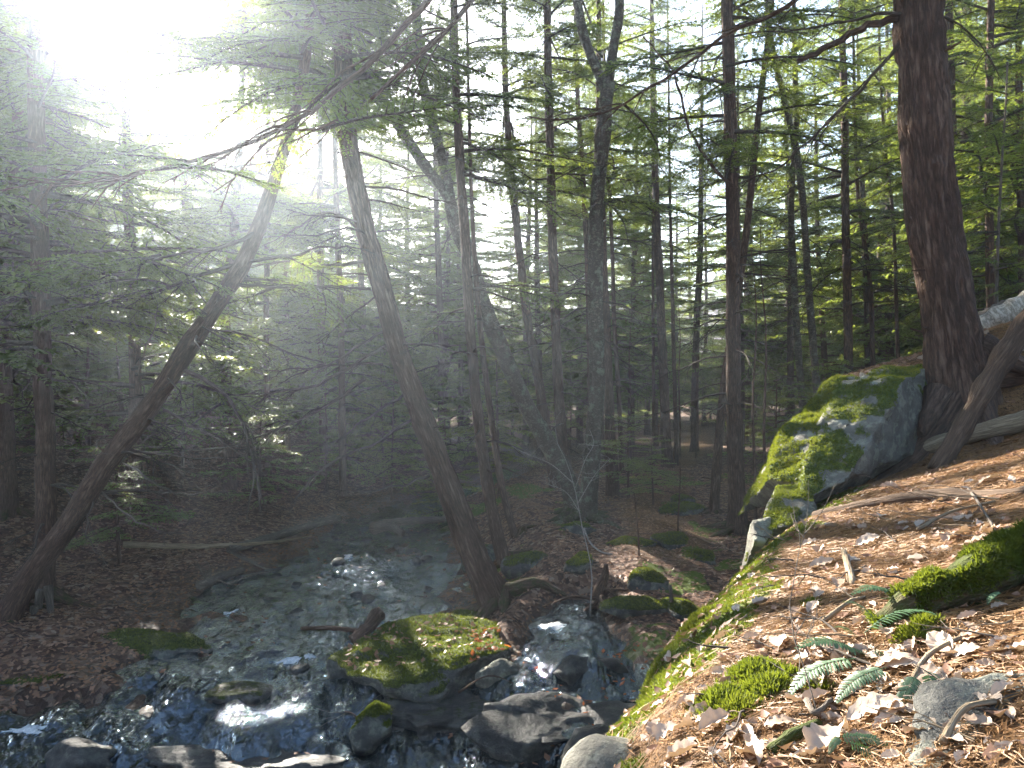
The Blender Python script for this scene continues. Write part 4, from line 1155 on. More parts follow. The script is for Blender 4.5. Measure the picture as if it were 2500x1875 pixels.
n = 0
for k in range(900):
    if n >= 34: break
    y = R.uniform(12.5, 24); x = R.uniform(-.70, -.24) * y
    if not clear_of(x, y, 1.2) or abs(x - float(stream_c(y))) < float(stream_h(y)) + 1.2: continue
    s = R.uniform(.9, 1.7); p_ = beam(x, y, 0)[0]
    if -1.2 < p_ < 1.9 or 1.6 < p_ < 6.0: continue
    if strip_limit(x, y, gz(x, y), .6) < 4.6 * s: continue
    tree_copy('young_hemlock', YOUNG[R.randrange(2)], (x, y, gz(x, y) - .05), R.uniform(0, 6.28), (s * 1.15, s), 'blue-green young hemlock in the thicket of the left shore', 'young tree', 'young hemlocks of the left shore')
    placed.append((x, y)); n += 1

for k, u_ in enumerate((1540, 1600, 1650, 1690, 1735, 1790, 1850, 1575)):
    y = 50 + 3.1 * (k * 5 % 4); x = (u_ - 1250) / F * y
    tree_copy('young_hemlock', YOUNG[k % 2], (x, y, gz(x, y) - .05), k * 2.0, (2.6, 1.9), 'sunlit young hemlock hiding the ground at the far end of the path', 'young tree', 'young hemlocks at the end of the path')

# ------------------------------------------------------------------ bare shrub with pale twigs, seedlings
e = empty('bare_shrub', P(1440, 1500, 9.6)); tag(e, 'bare shrub with pale forked twigs catching the sun before the birches', 'shrub')
base = P(1440, 1500, 9.6)
rs = random.Random(77)
for k, pp in enumerate([[(1440, 1500), (1445, 1400), (1420, 1280), (1400, 1180), (1380, 1120), (1360, 1080), (1355, 1040)], [(1400, 1180), (1340, 1130), (1290, 1110), (1250, 1090)], [(1405, 1190), (1430, 1120), (1450, 1080), (1440, 1050)], [(1410, 1230), (1460, 1150), (1490, 1120)], [(1415, 1250), (1380, 1200), (1330, 1180)]]):
    q = np.array([P(u, v, 9.6 - .03 * j) for j, (u, v) in enumerate(pp)]) - base
    b = MB(); q = resample(q, 12)
    tube(b, q, np.linspace(.010 if k == 0 else .006, .003, 12), 5, True)
    for j in range(9):
        i = rs.randint(5, 11)
        limb(b, q[i], rs.uniform(0, 6.28), rs.uniform(.0, .9), rs.uniform(.1, .3), .003, rs, 1, .2, .3, 3, .3, 4, .5)
    obj('twig', b.mesh('twig', M['pale_twig'], True), e)
for k, (u, v, Y, h) in enumerate([(1655, 1180, 12.6, 1.2), (1845, 1200, 11.5, 4.5), (1870, 1150, 12.2, 5), (1560, 1290, 11, .9), (1700, 1060, 27, 6), (1540, 1080, 22, 5), (1660, 1060, 26, 6), (1215, 1150, 17, 3)]):
    lab = ['bare seedling stem beside the path stones', 'thin dark pole standing just right of the tall straight hemlock', 'second thin pole between tall straight hemlock and boulder', 'tiny bare stem in the litter before the birches',
           'thin pole beside the sunlit hemlock of the far path', 'thin distant pole right of the forked birch', 'thin distant pole left of the far path', 'thin pole across the stream behind the slender hemlocks'][k]
    x = (u - 1250) / F * Y; g = gz(x, Y); e = empty('bare_sapling', (x, Y, g)); tag(e, lab, 'sapling')
    b = MB(); pts = np.array([[.06 * math.sin(z * 2 + k) * z / h, .03 * z, z] for z in np.linspace(-.1, h, 10)])
    tube(b, pts, np.linspace(.012 + .004 * h, .004, 10), 6, True); obj('stem', b.mesh('stem', M['bark'], True, True), e)
    for j in range(int(6 + h * 2)):
        bb = MB(); z = rs.uniform(.3, 1) * h
        limb(bb, np.array([np.interp(z, pts[:, 2], pts[:, i]) for i in range(3)]), rs.uniform(0, 6.28), rs.uniform(.1, .7), rs.uniform(.2, .7), .005, rs, 1, .2, .2, 3, .15, 3)
        obj('branch', bb.mesh('branch', M['twig'], True), e)

# ------------------------------------------------------------------ logs, roots, dead wood
def log(name, label, pts, r0, r1, mat='log', seed=1, sides=12, subs=0, sink=0, cat='log', moss=0.0, n=26, snap=False):
    pts = np.array(pts, float)
    if snap:
        for p in pts: p[2] = gz(p[0], p[1]) + r0 * .6
    pts[:, 2] -= sink
    base = pts[0].copy()
    e = empty(name, base); tag(e, label, cat)
    q = resample(pts - base, n)
    b = MB()
    tube(b, q, np.linspace(r0, r1, n) * (1 + .06 * np.sin(np.arange(n) * 1.3)), sides, True, .14, seed, None, (moss, 0, 0))
    obj('stem', b.mesh('stem', M[mat], True, True), e)
    rnd = random.Random(seed)
    for k in range(subs):
        i = rnd.randint(3, n - 3); bb = MB()
        limb(bb, q[i], rnd.uniform(0, 6.28), rnd.uniform(-.1, .9), rnd.uniform(.3, .9), r0 * .22, rnd, 1, .2, .2, 4, .2, 4)
        obj('branch', bb.mesh('branch', M['dead'], True), e)
    return e
G = lambda u, v: px_ground(u, v)
def on(u, v, dz): p = px_ground(u, v); p[2] += dz; return p
log('fallen_log', 'long grey fallen log pointing at the stream on the far left shore', [on(560, 1352, .06), on(640, 1330, .07), on(730, 1303, .08), on(828, 1276, .08)], .085, .075, 'dead', 701)
log('fallen_pole', 'thin barkless pole lying level across the left shore', [on(300, 1362, .22), on(420, 1358, .16), on(560, 1348, .12), on(680, 1335, .10), on(760, 1315, .06)], .055, .015, 'log', 702)
log('broken_log', 'short broken log stub with twigs on the leaf beach', [on(488, 1440, .06), on(540, 1420, .06), on(590, 1402, .06)], .075, .06, 'dead', 703, 12, 5)
log('dead_branch', 'pale dead branch lying beside the broken log', [on(560, 1360, .10), on(610, 1385, .08), on(655, 1402, .05), on(700, 1392, .04)], .03, .012, 'dead', 704, 8, 4, cat='branch')
log('dead_branch', 'thin dead branch with comb-like twigs below the broken log', [on(555, 1435, .04), on(620, 1412, .05), on(700, 1396, .05)], .014, .006, 'dead', 705, 7, 5, cat='branch')
log('fallen_log', 'log lying across the head of the stream behind the leaning hemlock', [P(935, 1278, 16.5) + [0, 0, .0], P(1000, 1272, 16.6), P(1085, 1268, 16.8)], .085, .075, 'dead', 706)
log('driftwood', 'chunky broken driftwood standing in the upper stream', [P(912, 1290, 15.2), P(945, 1285, 15.0), P(985, 1302, 14.8)], .12, .07, 'dead', 707, 10)
log('driftwood', 'dark rotten wood lodged against the left side of the island rock', [P(925, 1498, 9.3), P(890, 1540, 9.0), P(860, 1565, 8.9)], .09, .07, 'bark', 708, 10, cat='driftwood')
log('wet_branch', 'black wet stick reaching left over the water from the island rock', [P(735, 1535, 9.2), P(800, 1533, 9.1), P(870, 1540, 9.0)], .022, .03, 'bark', 709, 7, cat='branch')
log('mossy_pole', 'dark mossy plank of wood leaning down the left face of the island rock', [P(905, 1600, 8.55), P(860, 1660, 8.3), P(815, 1720, 7.95)], .06, .03, 'bark', 710, 8, moss=.9, cat='branch')
for k, (a, b_, c) in enumerate([((845, 1700), (820, 1770), (760, 1840)), ((815, 1735), (870, 1750), (890, 1800)), ((1120, 1690), (1190, 1650), (1275, 1678))]):
    log('wet_twig', ['black twig dangling in the cascade below the mossy plank', 'forked black twig beside the cascade rock', 'arched bare twig over the pale stone of the island'][k], [P(*a, 7.9 - .1 * k), P(*b_, 7.6), P(*c, 7.4 + .2 * k)], .012, .004, 'bark', 720 + k, 5, 3, cat='twig', n=12)
# root wad by the side channel
p0 = P(1465, 1470, 9.9)
e = empty('root_wad', p0); tag(e, 'dark upturned root wad with broken stub above the side pool', 'root wad')
b = MB(); tube(b, resample(np.array([[0, 0, -.5], [.03, 0, -.1], [0, .05, .12], [.06, .05, .3], [.08, .03, .48]]), 16), np.linspace(.2, .03, 16), 10, True, .3, 3); obj('stump', b.mesh('stump', M['bark'], True, True), e)
for k in range(26):
    bb = MB(); a = rs.uniform(0, 6.28)
    limb(bb, np.array([.05 * math.cos(a), .05 * math.sin(a), rs.uniform(-.35, .2)]), a, rs.uniform(-.4, .5), rs.uniform(.35, .95), .028, rs, 1, .6, .2, 6, .25, 4)
    obj('root', bb.mesh('root', M['bark'], True, True), e)
log('dead_branch', 'pale curved dead branch propped on the root wad', [P(1425, 1290, 9.8), P(1445, 1330, 9.75), P(1475, 1350, 9.7), P(1495, 1353, 9.7)], .012, .01, 'pale_twig', 730, 7, 2, cat='branch', n=14)
log('wooden_stake', 'short grey stake standing upright by the moss cushion rock', [P(1640, 1470, 9.2), P(1636, 1428, 9.2)], .022, .02, 'dead', 731, 8, cat='stake', n=6)
# bank logs
log('sunlit_log', 'barkless grey log with a sunlit end below the slanting boulder', [on(2118, 1165, .05), on(2200, 1135, .07), on(2290, 1105, .08), on(2400, 1080, .09), on(2520, 1055, .10)], .045, .09, 'log', 740, 14)
log('leaning_snag', 'broken wooden snag leaning against the foot of the big hemlock', [P(2285, 1150, 5.95), P(2325, 1085, 6.0), P(2370, 1010, 6.05), P(2420, 920, 6.1), P(2480, 830, 6.15), P(2560, 720, 6.2)], .065, .10, 'snag', 741, 14, cat='snag')
log('birch_log', 'pale birch log lying behind the big hemlock at the right edge', [P(2395, 800, 8.6), P(2440, 778, 8.5), P(2500, 752, 8.4), P(2600, 715, 8.2)], .13, .19, 'birch_log', 742, 16)
log('birch_log', 'dark-ended shorter birch piece beside the pale birch log', [P(2385, 795, 8.9), P(2430, 770, 8.95), P(2470, 752, 9.0)], .11, .12, 'dead', 743, 14)
log('rotten_log', 'half-buried rotten log in the shadow band of the sunlit needles', [on(1990, 1262, .01), on(2120, 1240, .02), on(2280, 1225, .03), on(2420, 1215, .0), on(2520, 1205, -.01)], .025, .04, 'snag', 744, 12)
log('mossy_root', 'thick moss-covered root arching down at the right edge above the ferns', [on(2150, 1535, -.02), on(2220, 1510, .02), on(2300, 1490, .05), on(2390, 1462, .06), on(2470, 1430, .07), on(2600, 1390, .07)], .04, .08, 'bark', 745, 28, moss=.55, cat='root', n=34)
rt = bpy.data.objects[[o.name for o in bpy.data.objects if o.name.startswith('mossy_root')][-1]]
me_ = rt.children[0].data
rv = np.empty(len(me_.vertices) * 3); me_.vertices.foreach_get('co', rv); rv = rv.reshape(-1, 3)
rn = np.empty(len(me_.vertices) * 3); me_.vertices.foreach_get('normal', rn); rn = rn.reshape(-1, 3)
sel = np.nonzero((rn[:, 2] > .1) & (fbm(rv * 9, 3, 21) > -.1))[0]
pk = rng.choice(sel, 6000)
moss_src.append((rv[pk] + rng.normal(0, .012, (6000, 3)) * (1 - np.abs(rn[pk])) + np.array(rt.location), rn[pk], np.full(6000, .016), rt))
log('mossy_stick', 'short stick wrapped in yellow-green moss at the bottom of the bank', [on(1885, 1850, .01), on(1935, 1825, .02), on(2000, 1785, .015)], .016, .012, 'bark', 746, 8, moss=1.0, cat='stick', n=14)

# ------------------------------------------------------------------ ferns
def frond_mesh(L, n, seed):
    r = np.random.default_rng(seed)
    b = MB()
    t = np.linspace(0, 1, 12)
    ax = np.stack([t * L, .04 * L * np.sin(t * 2), .30 * L * np.sin(t * 2.3) - .12 * L * t], 1)
    tube(b, ax, np.linspace(.0022, .0008, 12) * (L / .3), 4, False)
    for i in range(n):
        tt = .12 + .88 * i / n
        q = np.array([np.interp(tt, t, ax[:, k]) for k in range(3)])
        ln = L * .20 * math.sin(math.pi * min(1, (.18 + .80 * tt))) ** .7 * (1.08 - .25 * tt)
        for sd in (-1, 1):
            a = math.radians(72 - 18 * tt + r.normal(0, 3)) * sd
            d = np.array([math.cos(a), math.sin(a), .10 + r.normal(0, .06)]); s = np.array([-math.sin(a), math.cos(a), 0]) * sd
            w = L * .78 / n * .5
            prof = [(0, .55), (.25, 1), (.6, .95), (.88, .6), (1, .0)]
            up = np.array([0, 0, 1.0])
            V = []
            for f, ww in prof:
                c = q + d * ln * f - up * ln * .22 * f * f
                V += [c + s * w * ww, c + up * w * .22 * ww, c - s * w * ww]
            Q = []
            for k in range(len(prof) - 1):
                o = k * 3
                Q += [(o, o + 1, o + 4, o + 3), (o + 1, o + 2, o + 5, o + 4)]
            b.add(V, Q)
    return b.mesh('frond', M['fern'], False)
FR = [frond_mesh(.26, 20, k) for k in range(3)]
def fern(label, fronds):
    root = np.mean([on(u0, v0, 0) for (u0, v0, u1, v1) in fronds], 0)
    root[2] = gz(root[0], root[1])
    e = empty('fern', root); tag(e, label, 'fern', None)
    for k, (u0, v0, u1, v1) in enumerate(fronds):
        a = on(u0, v0, .045)
        c = a.copy()
        tip = P(u1, v1, 1.0)                       # tip ray, met at the same distance as the foot of the frond
        tipw = tip * (a[1] - .02) / tip[1]
        d = tipw - a
        L = np.linalg.norm(d) * 1.25
        o = obj('frond', FR[k % 3], e, a - root)
        s = L / .26
        o.scale = (s, s * 1.0, s)
        o.rotation_euler = (R.uniform(-.25, .25), -math.asin(np.clip(d[2] / L, -1, 1)), math.atan2(d[1], d[0]))
fern('evergreen fern with long arching fronds in front of the mossy root', [(2150, 1500, 2262, 1528), (2110, 1590, 2255, 1520), (2135, 1560, 2070, 1480), (2230, 1510, 2310, 1495), (2090, 1600, 2045, 1540), (2200, 1495, 2100, 1465)])
fern('evergreen fern nearest the bottom with fronds spreading downhill', [(2090, 1655, 1975, 1715), (2100, 1640, 1970, 1600), (2060, 1620, 2110, 1640), (2165, 1680, 2080, 1725), (2120, 1625, 2150, 1680)])
fern('small fern seedling at the dark root right of the lower fern', [(2250, 1690, 2285, 1665), (2240, 1700, 2215, 1740), (2262, 1695, 2270, 1735)])
fern('fern cut by the bottom edge of the picture', [(2040, 1860, 2150, 1850), (2060, 1870, 2130, 1900), (2050, 1860, 2030, 1840)])
fern('small fern under the arch of the mossy root at the right edge', [(2470, 1410, 2500, 1400), (2440, 1490, 2420, 1480), (2400, 1495, 2440, 1510)])

# ------------------------------------------------------------------ leaves, needles, twigs
def leaf_mesh(seed, L=.085, W=.05, mat='leaf', lob=False):
    r = np.random.default_rng(seed)
    nu, nv = 15, 7
    V = []
    curl, fold, tw = r.uniform(-.8, 1.3), r.uniform(.1, .8), r.normal(0, .5)
    for i in range(nu):
        t = i / (nu - 1)
        w = W * math.sin(math.pi * t ** .85) ** .8 * (1 + (.10 * math.sin(t * 16 + seed) if lob else .02 * math.sin(t * 40)))
        for j in range(nv):
            s = (j / (nv - 1) - .5) * 2
            z = fold * abs(s) * w * .5 + curl * L * .55 * (t - .45) ** 2 + .0012 * r.normal() + .07 * w * math.sin(t * 26 + s * 2) * abs(s)
            V.append((L * (t - .5), s * w * .5 * (1 - .15 * fold), z + tw * (t - .5) * s * W * .5))
    V = np.array(V); V[:, 2] -= V[:, 2].min()
    Q = [(i * nv + j, (i + 1) * nv + j, (i + 1) * nv + j + 1, i * nv + j + 1) for i in range(nu - 1) for j in range(nv - 1)]
    b = MB(); b.add(V, Q)
    t = MB(); 
    tube(b, np.array([[-L * .5, 0, V[:, 2].mean()], [-L * .62, .002, V[:, 2].mean() * .8], [-L * .72, .006, .002]]), [.0012, .001, .0008], 3, False)
    return b.mesh('dry_leaf', M[mat], True)
LEAF = [leaf_mesh(s, R.uniform(.07, .10), R.uniform(.04, .058), 'leaf', s % 3 == 0) for s in range(9)]
def normal_at(x, y, h=.03):
    return Vector((gz(x - h, y) - gz(x + h, y), gz(x, y - h) - gz(x, y + h), 2 * h)).normalized()
def put_leaf(p, size, label, group, k=None, tilt=.2):
    o = bpy.data.objects.new('dry_leaf', LEAF[R.randrange(9) if k is None else k % 9])
    n = normal_at(p[0], p[1])
    n = (n + Vector((R.gauss(0, tilt), R.gauss(0, tilt), 0))).normalized()
    q = n.to_track_quat('Z', 'Y').to_matrix().to_4x4() @ Matrix.Rotation(R.uniform(0, 6.28), 4, 'Z')
    o.matrix_world = Matrix.Translation((p[0], p[1], p[2] + R.uniform(.004, .018))) @ q @ Matrix.Scale(size, 4)
    COL.objects.link(o)
    tag(o, label, 'leaf', group)
LL = 'pale dry leaf lying on the sunlit needles of the bank'
spots = [(1862, 1478, 1.2), (1950, 1510, 1.3), (1903, 1588, 1.1), (1955, 1637, 1.2), (1745, 1790, 1.3), (1800, 1812, 1.0), (1840, 1865, 1.2), (1665, 1860, 1.2), (2025, 1830, 1.3), (2000, 1350, 1.3), (2010, 1385, 1.3), (1985, 1330, 1.1),
         (2120, 1330, 1.2), (2225, 1385, 1.2), (2340, 1320, 1.2), (2370, 1340, 1.3), (2420, 1310, 1.2), (2440, 1365, 1.1), (2150, 1270, 1.0), (2080, 1375, 1.1), (2045, 1440, 1.0), (1700, 1755, .9), (1800, 1680, .9), (1970, 1285, 1.2), (2030, 1290, 1.0),
         (2120, 1405, .9), (2300, 1600, 1.3), (2180, 1640, 1.1), (2140, 1760, 1.4), (2060, 1620, .9), (2210, 1640, 1.1), (2330, 1270, 1.1), (1985, 1400, 1.0), (2170, 1195, 1.5), (2060, 1190, 1.5), (2420, 1180, 1.6), (2330, 1105, 1.6), (1650, 1810, 1.1), (2090, 1300, 1.1), (2280, 1680, 1.1)]
for u, v, s in spots: put_leaf(px_ground(u, v), s * 1.05, LL, 'dry leaves on the bank', tilt=.2)
n = 0
while n < 190:
    u, v = R.uniform(1560, 2500), R.uniform(1180, 1875)
    if u < np.interp(v, [1180, 1450, 1875], [1950, 1720, 1500]): continue
    put_leaf(px_ground(u, v), R.uniform(.45, .95), LL, 'dry leaves on the bank'); n += 1
for k in range(60):
    u, v = R.uniform(2040, 2500), R.uniform(790, 930)
    p = px_ground(u, v)
    if p[1] < 14: put_leaf(p, R.uniform(1.0, 1.7), 'dry leaf on the slope around the foot of the big hemlock', 'dry leaves by the big hemlock')

def scatter_leaves(name, pts, nrm, size, mat, label, cat, curl=.5):
    n = len(pts)
    b = MB()
    a = rng.uniform(0, 6.283, n)
    nv = nrm + rng.normal(0, .28, (n, 3)) * np.array([1, 1, .2])
    nv /= np.linalg.norm(nv, axis=1, keepdims=True)
    t = np.stack([np.cos(a), np.sin(a), np.zeros(n)], 1)
    t -= nv * (t * nv).sum(1, keepdims=True); t /= np.linalg.norm(t, axis=1, keepdims=True)
    s = np.cross(nv, t)
    L = size * rng.uniform(.6, 1.2, n)[:, None]; W = L * rng.uniform(.45, .65, n)[:, None]
    c = rng.uniform(-.1, curl, n)[:, None]
    V = np.stack([pts - t * L * .5 + nv * L * c * .5, pts - s * W * .5 + nv * W * c * .5, pts + s * W * .5 + nv * W * c * .5, pts + t * L * .5 + nv * L * c * .4, pts + nv * .002], 1)
    base = np.arange(n)[:, None] * 5
    T = np.concatenate([base + np.array(q) for q in ((0, 1, 4), (1, 3, 4), (3, 2, 4), (2, 0, 4))])
    b.add(V.reshape(-1, 3), None, T)
    return tag(obj(name, b.mesh(name, M[mat], False)), label, cat, kind='stuff')
def ground_points(n, fn, ymin, ymax, xmin, xmax, power=1.0):
    out = []
    while sum(len(o) for o in out) < n:
        y = ymin + (ymax - ymin) * rng.random(n) ** power
        x = rng.uniform(xmin, xmax, n) if not callable(xmin) else xmin(y) + (xmax(y) - xmin(y)) * rng.random(n)
        k = fn(x, y)
        out.append(np.stack([x[k], y[k]], 1))
    q = np.concatenate(out)[:n]
    x, y = q[:, 0], q[:, 1]
    z = ground_z(x, y)
    h = .04
    N = np.stack([ground_z(x - h, y) - ground_z(x + h, y), ground_z(x, y - h) - ground_z(x, y + h), np.full(len(x), 2 * h)], 1)
    N /= np.linalg.norm(N, axis=1, keepdims=True)
    return np.stack([x, y, z], 1), N
land = lambda x, y: (ground_z(x, y) > water_base(x, y) + .01)
pts, N = ground_points(34000, land, 7.5, 24, lambda y: -.70 * y, lambda y: .62 * y, 1.3)
scatter_leaves('leaf_litter', pts + N * .012, N, .068, 'litter_leaf', 'brown fallen leaves carpeting the forest floor and shores', 'leaf litter')
pts, N = ground_points(4200, lambda x, y: (x > rim_x(y) - .05), 1.3, 8, lambda y: rim_x(y) - .05, lambda y: rim_x(y) + 3.4, 1.2)
scatter_leaves('leaf_fragments', pts + N * .010, N, .045, 'litter_leaf', 'small crumbled leaf bits among the needles of the bank', 'leaf litter', .9)
# leaves drifted on the rocks and in the shallows
dg = bpy.context.evaluated_depsgraph_get
def drop(objs, n, box):
    bpy.context.view_layer.update()
    out, nn = [], []
    for k in range(n):
        x, y = R.uniform(box[0], box[1]), R.uniform(box[2], box[3])
        best = None
        for o in objs:
            mi = o.matrix_world.inverted()
            ok, loc, nor, idx = o.ray_cast(mi @ Vector((x, y, 3)), Vector((0, 0, -1)))
            if ok:
                wl = o.matrix_world @ loc
                if best is None or wl.z > best[0].z: best = (wl, nor)
        if best and best[1].z > .45: out.append(best[0][:]); nn.append(best[1][:])
    return np.array(out), np.array(nn)
isl = [o for o in bpy.data.objects if o.name.startswith('island_rock')]
pp, nn = drop(isl, 260, (-1.9, .3, 8.0, 9.5))
scatter_leaves('leaf_litter', pp + nn * .012, nn, .085, 'litter_leaf', 'scattered brown leaves resting on the mossy island rock', 'leaf litter')
pp, nn = drop(isl, 90, (-.45, .3, 8.0, 8.9))
scatter_leaves('wet_leaves', pp + nn * .015, nn, .085, 'orange_leaf', 'orange wet leaves stuck to the right end of the island rock', 'wet leaves')
k = 900
xx, yy = rng.uniform(-5.5, 1.5, k), 6.6 + 10.5 * rng.random(k) ** 1.6
keep = (np.abs(xx - stream_c(yy)) < stream_h(yy) * 1.05) & (fbm2(xx, yy, .9, 3, 55) > -.05)
xx, yy = xx[keep], yy[keep]
zz = np.maximum(water_base(xx, yy), ground_z(xx, yy)) + .035 + .02 * rng.random(len(xx))
scatter_leaves('wet_leaves', np.stack([xx, yy, zz], 1), np.tile([0, 0, 1.0], (len(xx), 1)), .085, 'litter_leaf', 'dark wet leaves drifting along the stream and its shallows', 'wet leaves')
k = 110
xx, yy = rng.uniform(-.2, 1.7, k), rng.uniform(6.8, 8.3, k)
zz = np.maximum(water_base(xx, yy), ground_z(xx, yy)) + .06
scatter_leaves('wet_leaves', np.stack([xx, yy, zz], 1), np.tile([0, 0, 1.0], (k, 1)), .075, 'orange_leaf', 'orange leaves caught in the water under the bank', 'wet leaves')

def needles(name, pts, N, Lr, w, mat, label, cat, lift=.5):
    n = len(pts)
    a = rng.uniform(0, 6.283, n)
    t = np.stack([np.cos(a), np.sin(a), rng.normal(0, .15, n)], 1)
    t -= N * (t * N).sum(1, keepdims=True) * .9; t /= np.linalg.norm(t, axis=1, keepdims=True)
    s = np.cross(N, t); s /= np.linalg.norm(s, axis=1, keepdims=True)
    L = rng.uniform(Lr[0], Lr[1], n)[:, None]
    bow = rng.normal(0, .10, n)[:, None]
    mid = pts + s * L * bow + N * L * .06
    p0, p1 = pts - t * L * .5, pts + t * L * .5 + N * L * rng.random(n)[:, None] * lift * .35
    ww = w * (.7 + .6 * rng.random(n))[:, None]
    side = s * ww + N * ww * .6
    V = np.stack([p0 - side, p0 + side, mid + side * 1.2, mid - side * 1.2, p1], 1).reshape(-1, 3)
    o = np.arange(n)[:, None] * 5
    b = MB(); b.add(V, o + np.array([0, 1, 2, 3]), o + np.array([3, 2, 4]))
    return tag(obj(name, b.mesh(name, M[mat], False)), label, cat, kind='stuff')
pts, N = ground_points(42000, lambda x, y: (x > rim_x(y) - .12) & (moss_bank(x, y) < .3 + .75 * rng.random(len(x)) ** 3) & (np.abs(x) < .68 * y + .1), 1.25, 7.6, lambda y: rim_x(y) - .12, lambda y: rim_x(y) + 3.6, 1.15)
needles('needle_litter', pts + N * .008, N, (.05, .11), .0009, 'dry_needle', 'rust-brown pine needles matted over the sunlit bank', 'needle litter')
pts, N = ground_points(5000, lambda x, y: x > rim_x(y), 7.2, 10.5, lambda y: rim_x(y), lambda y: rim_x(y) + 4)
needles('needle_litter', pts + N * .008, N, (.08, .15), .0016, 'dry_needle', 'pine needles on the slope behind the slanting boulder', 'needle litter')

# twigs strewn on the bank
n = 0
twl = 'thin bare twig lying among the needles of the bank'
for k in range(70):
    u, v = R.uniform(1700, 2480), R.uniform(1190, 1860)
    if u < np.interp(v, [1180, 1450, 1875], [2000, 1790, 1560]): continue
    p = px_ground(u, v)
    b = MB()
    limb(b, np.array([0, 0, .012]), R.uniform(0, 6.28), R.uniform(-.05, .12), R.uniform(.12, .42), R.uniform(.0022, .005), R, 1, .05, .1, 5, .16, R.randint(1, 4), .35)
    o = obj('fallen_twig', b.mesh('fallen_twig', M[R.choice(['dead', 'twig', 'log'])], True), None, p)
    tag(o, twl, 'twig', 'twigs on the bank')
for k, (pp, lab) in enumerate([([(2240, 1305), (2330, 1270), (2430, 1235)], 'long pale stick lying in the sun behind the leaf cluster'), ([(2365, 1205), (2400, 1270), (2430, 1310)], 'thin straight twig sticking up at the right of the sunny litter'),
                              ([(2010, 1535), (2070, 1505), (2110, 1475)], 'grey stick lying left of the upper fern'), ([(1935, 1700), (1975, 1670), (2000, 1655)], 'short dark stick left of the lower fern'),
                              ([(2210, 1720), (2270, 1640), (2345, 1580)], 'dark crooked branch right of the ferns'), ([(1970, 1735), (1990, 1790), (2030, 1730)], 'thin bent stem above the mossy stick'), ([(2300, 1845), (2360, 1780), (2430, 1740)], 'thin twigs crossing the grey slab')]):
    log('fallen_stick', lab, [on(u, v, .02 + .02 * (j == 1)) for j, (u, v) in enumerate(pp)], .008, .005, 'dead' if k % 2 else 'log', 800 + k, 6, 1, cat='stick', n=12)
p = px_ground(1925, 1392); 
log('bark_strip', 'upright strip of brown bark casting a shadow on the bank', [on(2085, 1435, .0), on(2070, 1400, .03), on(2060, 1375, .05)], .016, .012, 'log', 820, 6, cat='bark', n=8)

# ------------------------------------------------------------------ moss tufts
def tufts(name, pts, N, size, label):
    n = len(pts)
    b = MB()
    Vs, Ts = [], []
    for k in range(3):
        d = N + rng.normal(0, .55, (n, 3)); d /= np.linalg.norm(d, axis=1, keepdims=True)
        s = np.cross(d, rng.normal(size=(n, 3))); s /= np.linalg.norm(s, axis=1, keepdims=True) + 1e-9
        L = size[:, None] * rng.uniform(.6, 1.25, (n, 1))
        Vs.append(np.stack([pts - s * L * .16, pts + s * L * .16, pts + d * L], 1).reshape(-1, 3))
    V = np.concatenate(Vs)
    b.add(V, None, np.arange(len(V)).reshape(-1, 3))
    return tag(obj(name, b.mesh(name, M['moss'], False)), label, 'moss', kind='stuff')
if moss_src:
    for pts, N, s, o in moss_src:
        t = tufts('moss', pts - np.array(o.location), N, s, None)
        t.parent = o
        for key in ('label', 'category'):
            if key in t: del t[key]
pts, N = ground_points(42000, lambda x, y: moss_bank(x, y) + .25 * fbm2(x, y, 6, 3, 66) > .45, 1.3, 6.5, lambda y: rim_x(y) - .55, lambda y: rim_x(y) + .72)
tufts('moss', pts, N, rng.uniform(.010, .020, len(pts)), 'short green moss growing along the edge of the bank')
cl = [(1840, 1650, .12), (1870, 1690, .10), (1760, 1720, .11), (1800, 1740, .09), (1920, 1660, .05), (2230, 1560, .07), (2260, 1530, .06), (1600, 1640, .10), (1700, 1520, .12), (2000, 1690, .04), (1860, 1330, .14), (1930, 1290, .16), (1980, 1480, .04)]
for k, (u, v, r) in enumerate(cl):
    r *= .62
    p = px_ground(u, v); m = int(4200 * (r / .1) ** 2 * .6 + 120)
    ang, rr = rng.uniform(0, 6.283, m), r * np.sqrt(rng.random(m)) * (1 + .3 * rng.normal(size=m) * .5)
    x, y = p[0] + rr * np.cos(ang), p[1] + rr * np.sin(ang)
    dome = .035 * np.clip(1 - (rr / r) ** 2, 0, 1) * (r / .1)
    z = ground_z(x, y) + dome
    nr = np.stack([np.cos(ang) * rr / r * .6, np.sin(ang) * rr / r * .6, np.ones(m)], 1)
    labs = ['feathery haircap moss cushion left of the lower fern', 'lower haircap moss cushion under the white leaf', 'dark green haircap cushion on the bank edge', 'small haircap cushion near the bottom leaves', 'tiny moss tuft beside the lower fern', 'moss tuft on the foot of the mossy root', 'moss clump on the arch of the mossy root',
            'moss patch on the steep bank face above the water', 'yellow moss patch midway along the bank edge', 'tiny moss tuft by the lower fern stalks', 'bright moss strip below the lichen block', 'yellow-green moss strip below the squat rock', 'small moss tuft at the upper fern']
    b = tufts('moss_cushion', np.stack([x, y, z], 1) - p, nr / np.linalg.norm(nr, axis=1, keepdims=True), rng.uniform(.012, .026, m), labs[k])
    b.location = p; b['kind'] = 'thing'

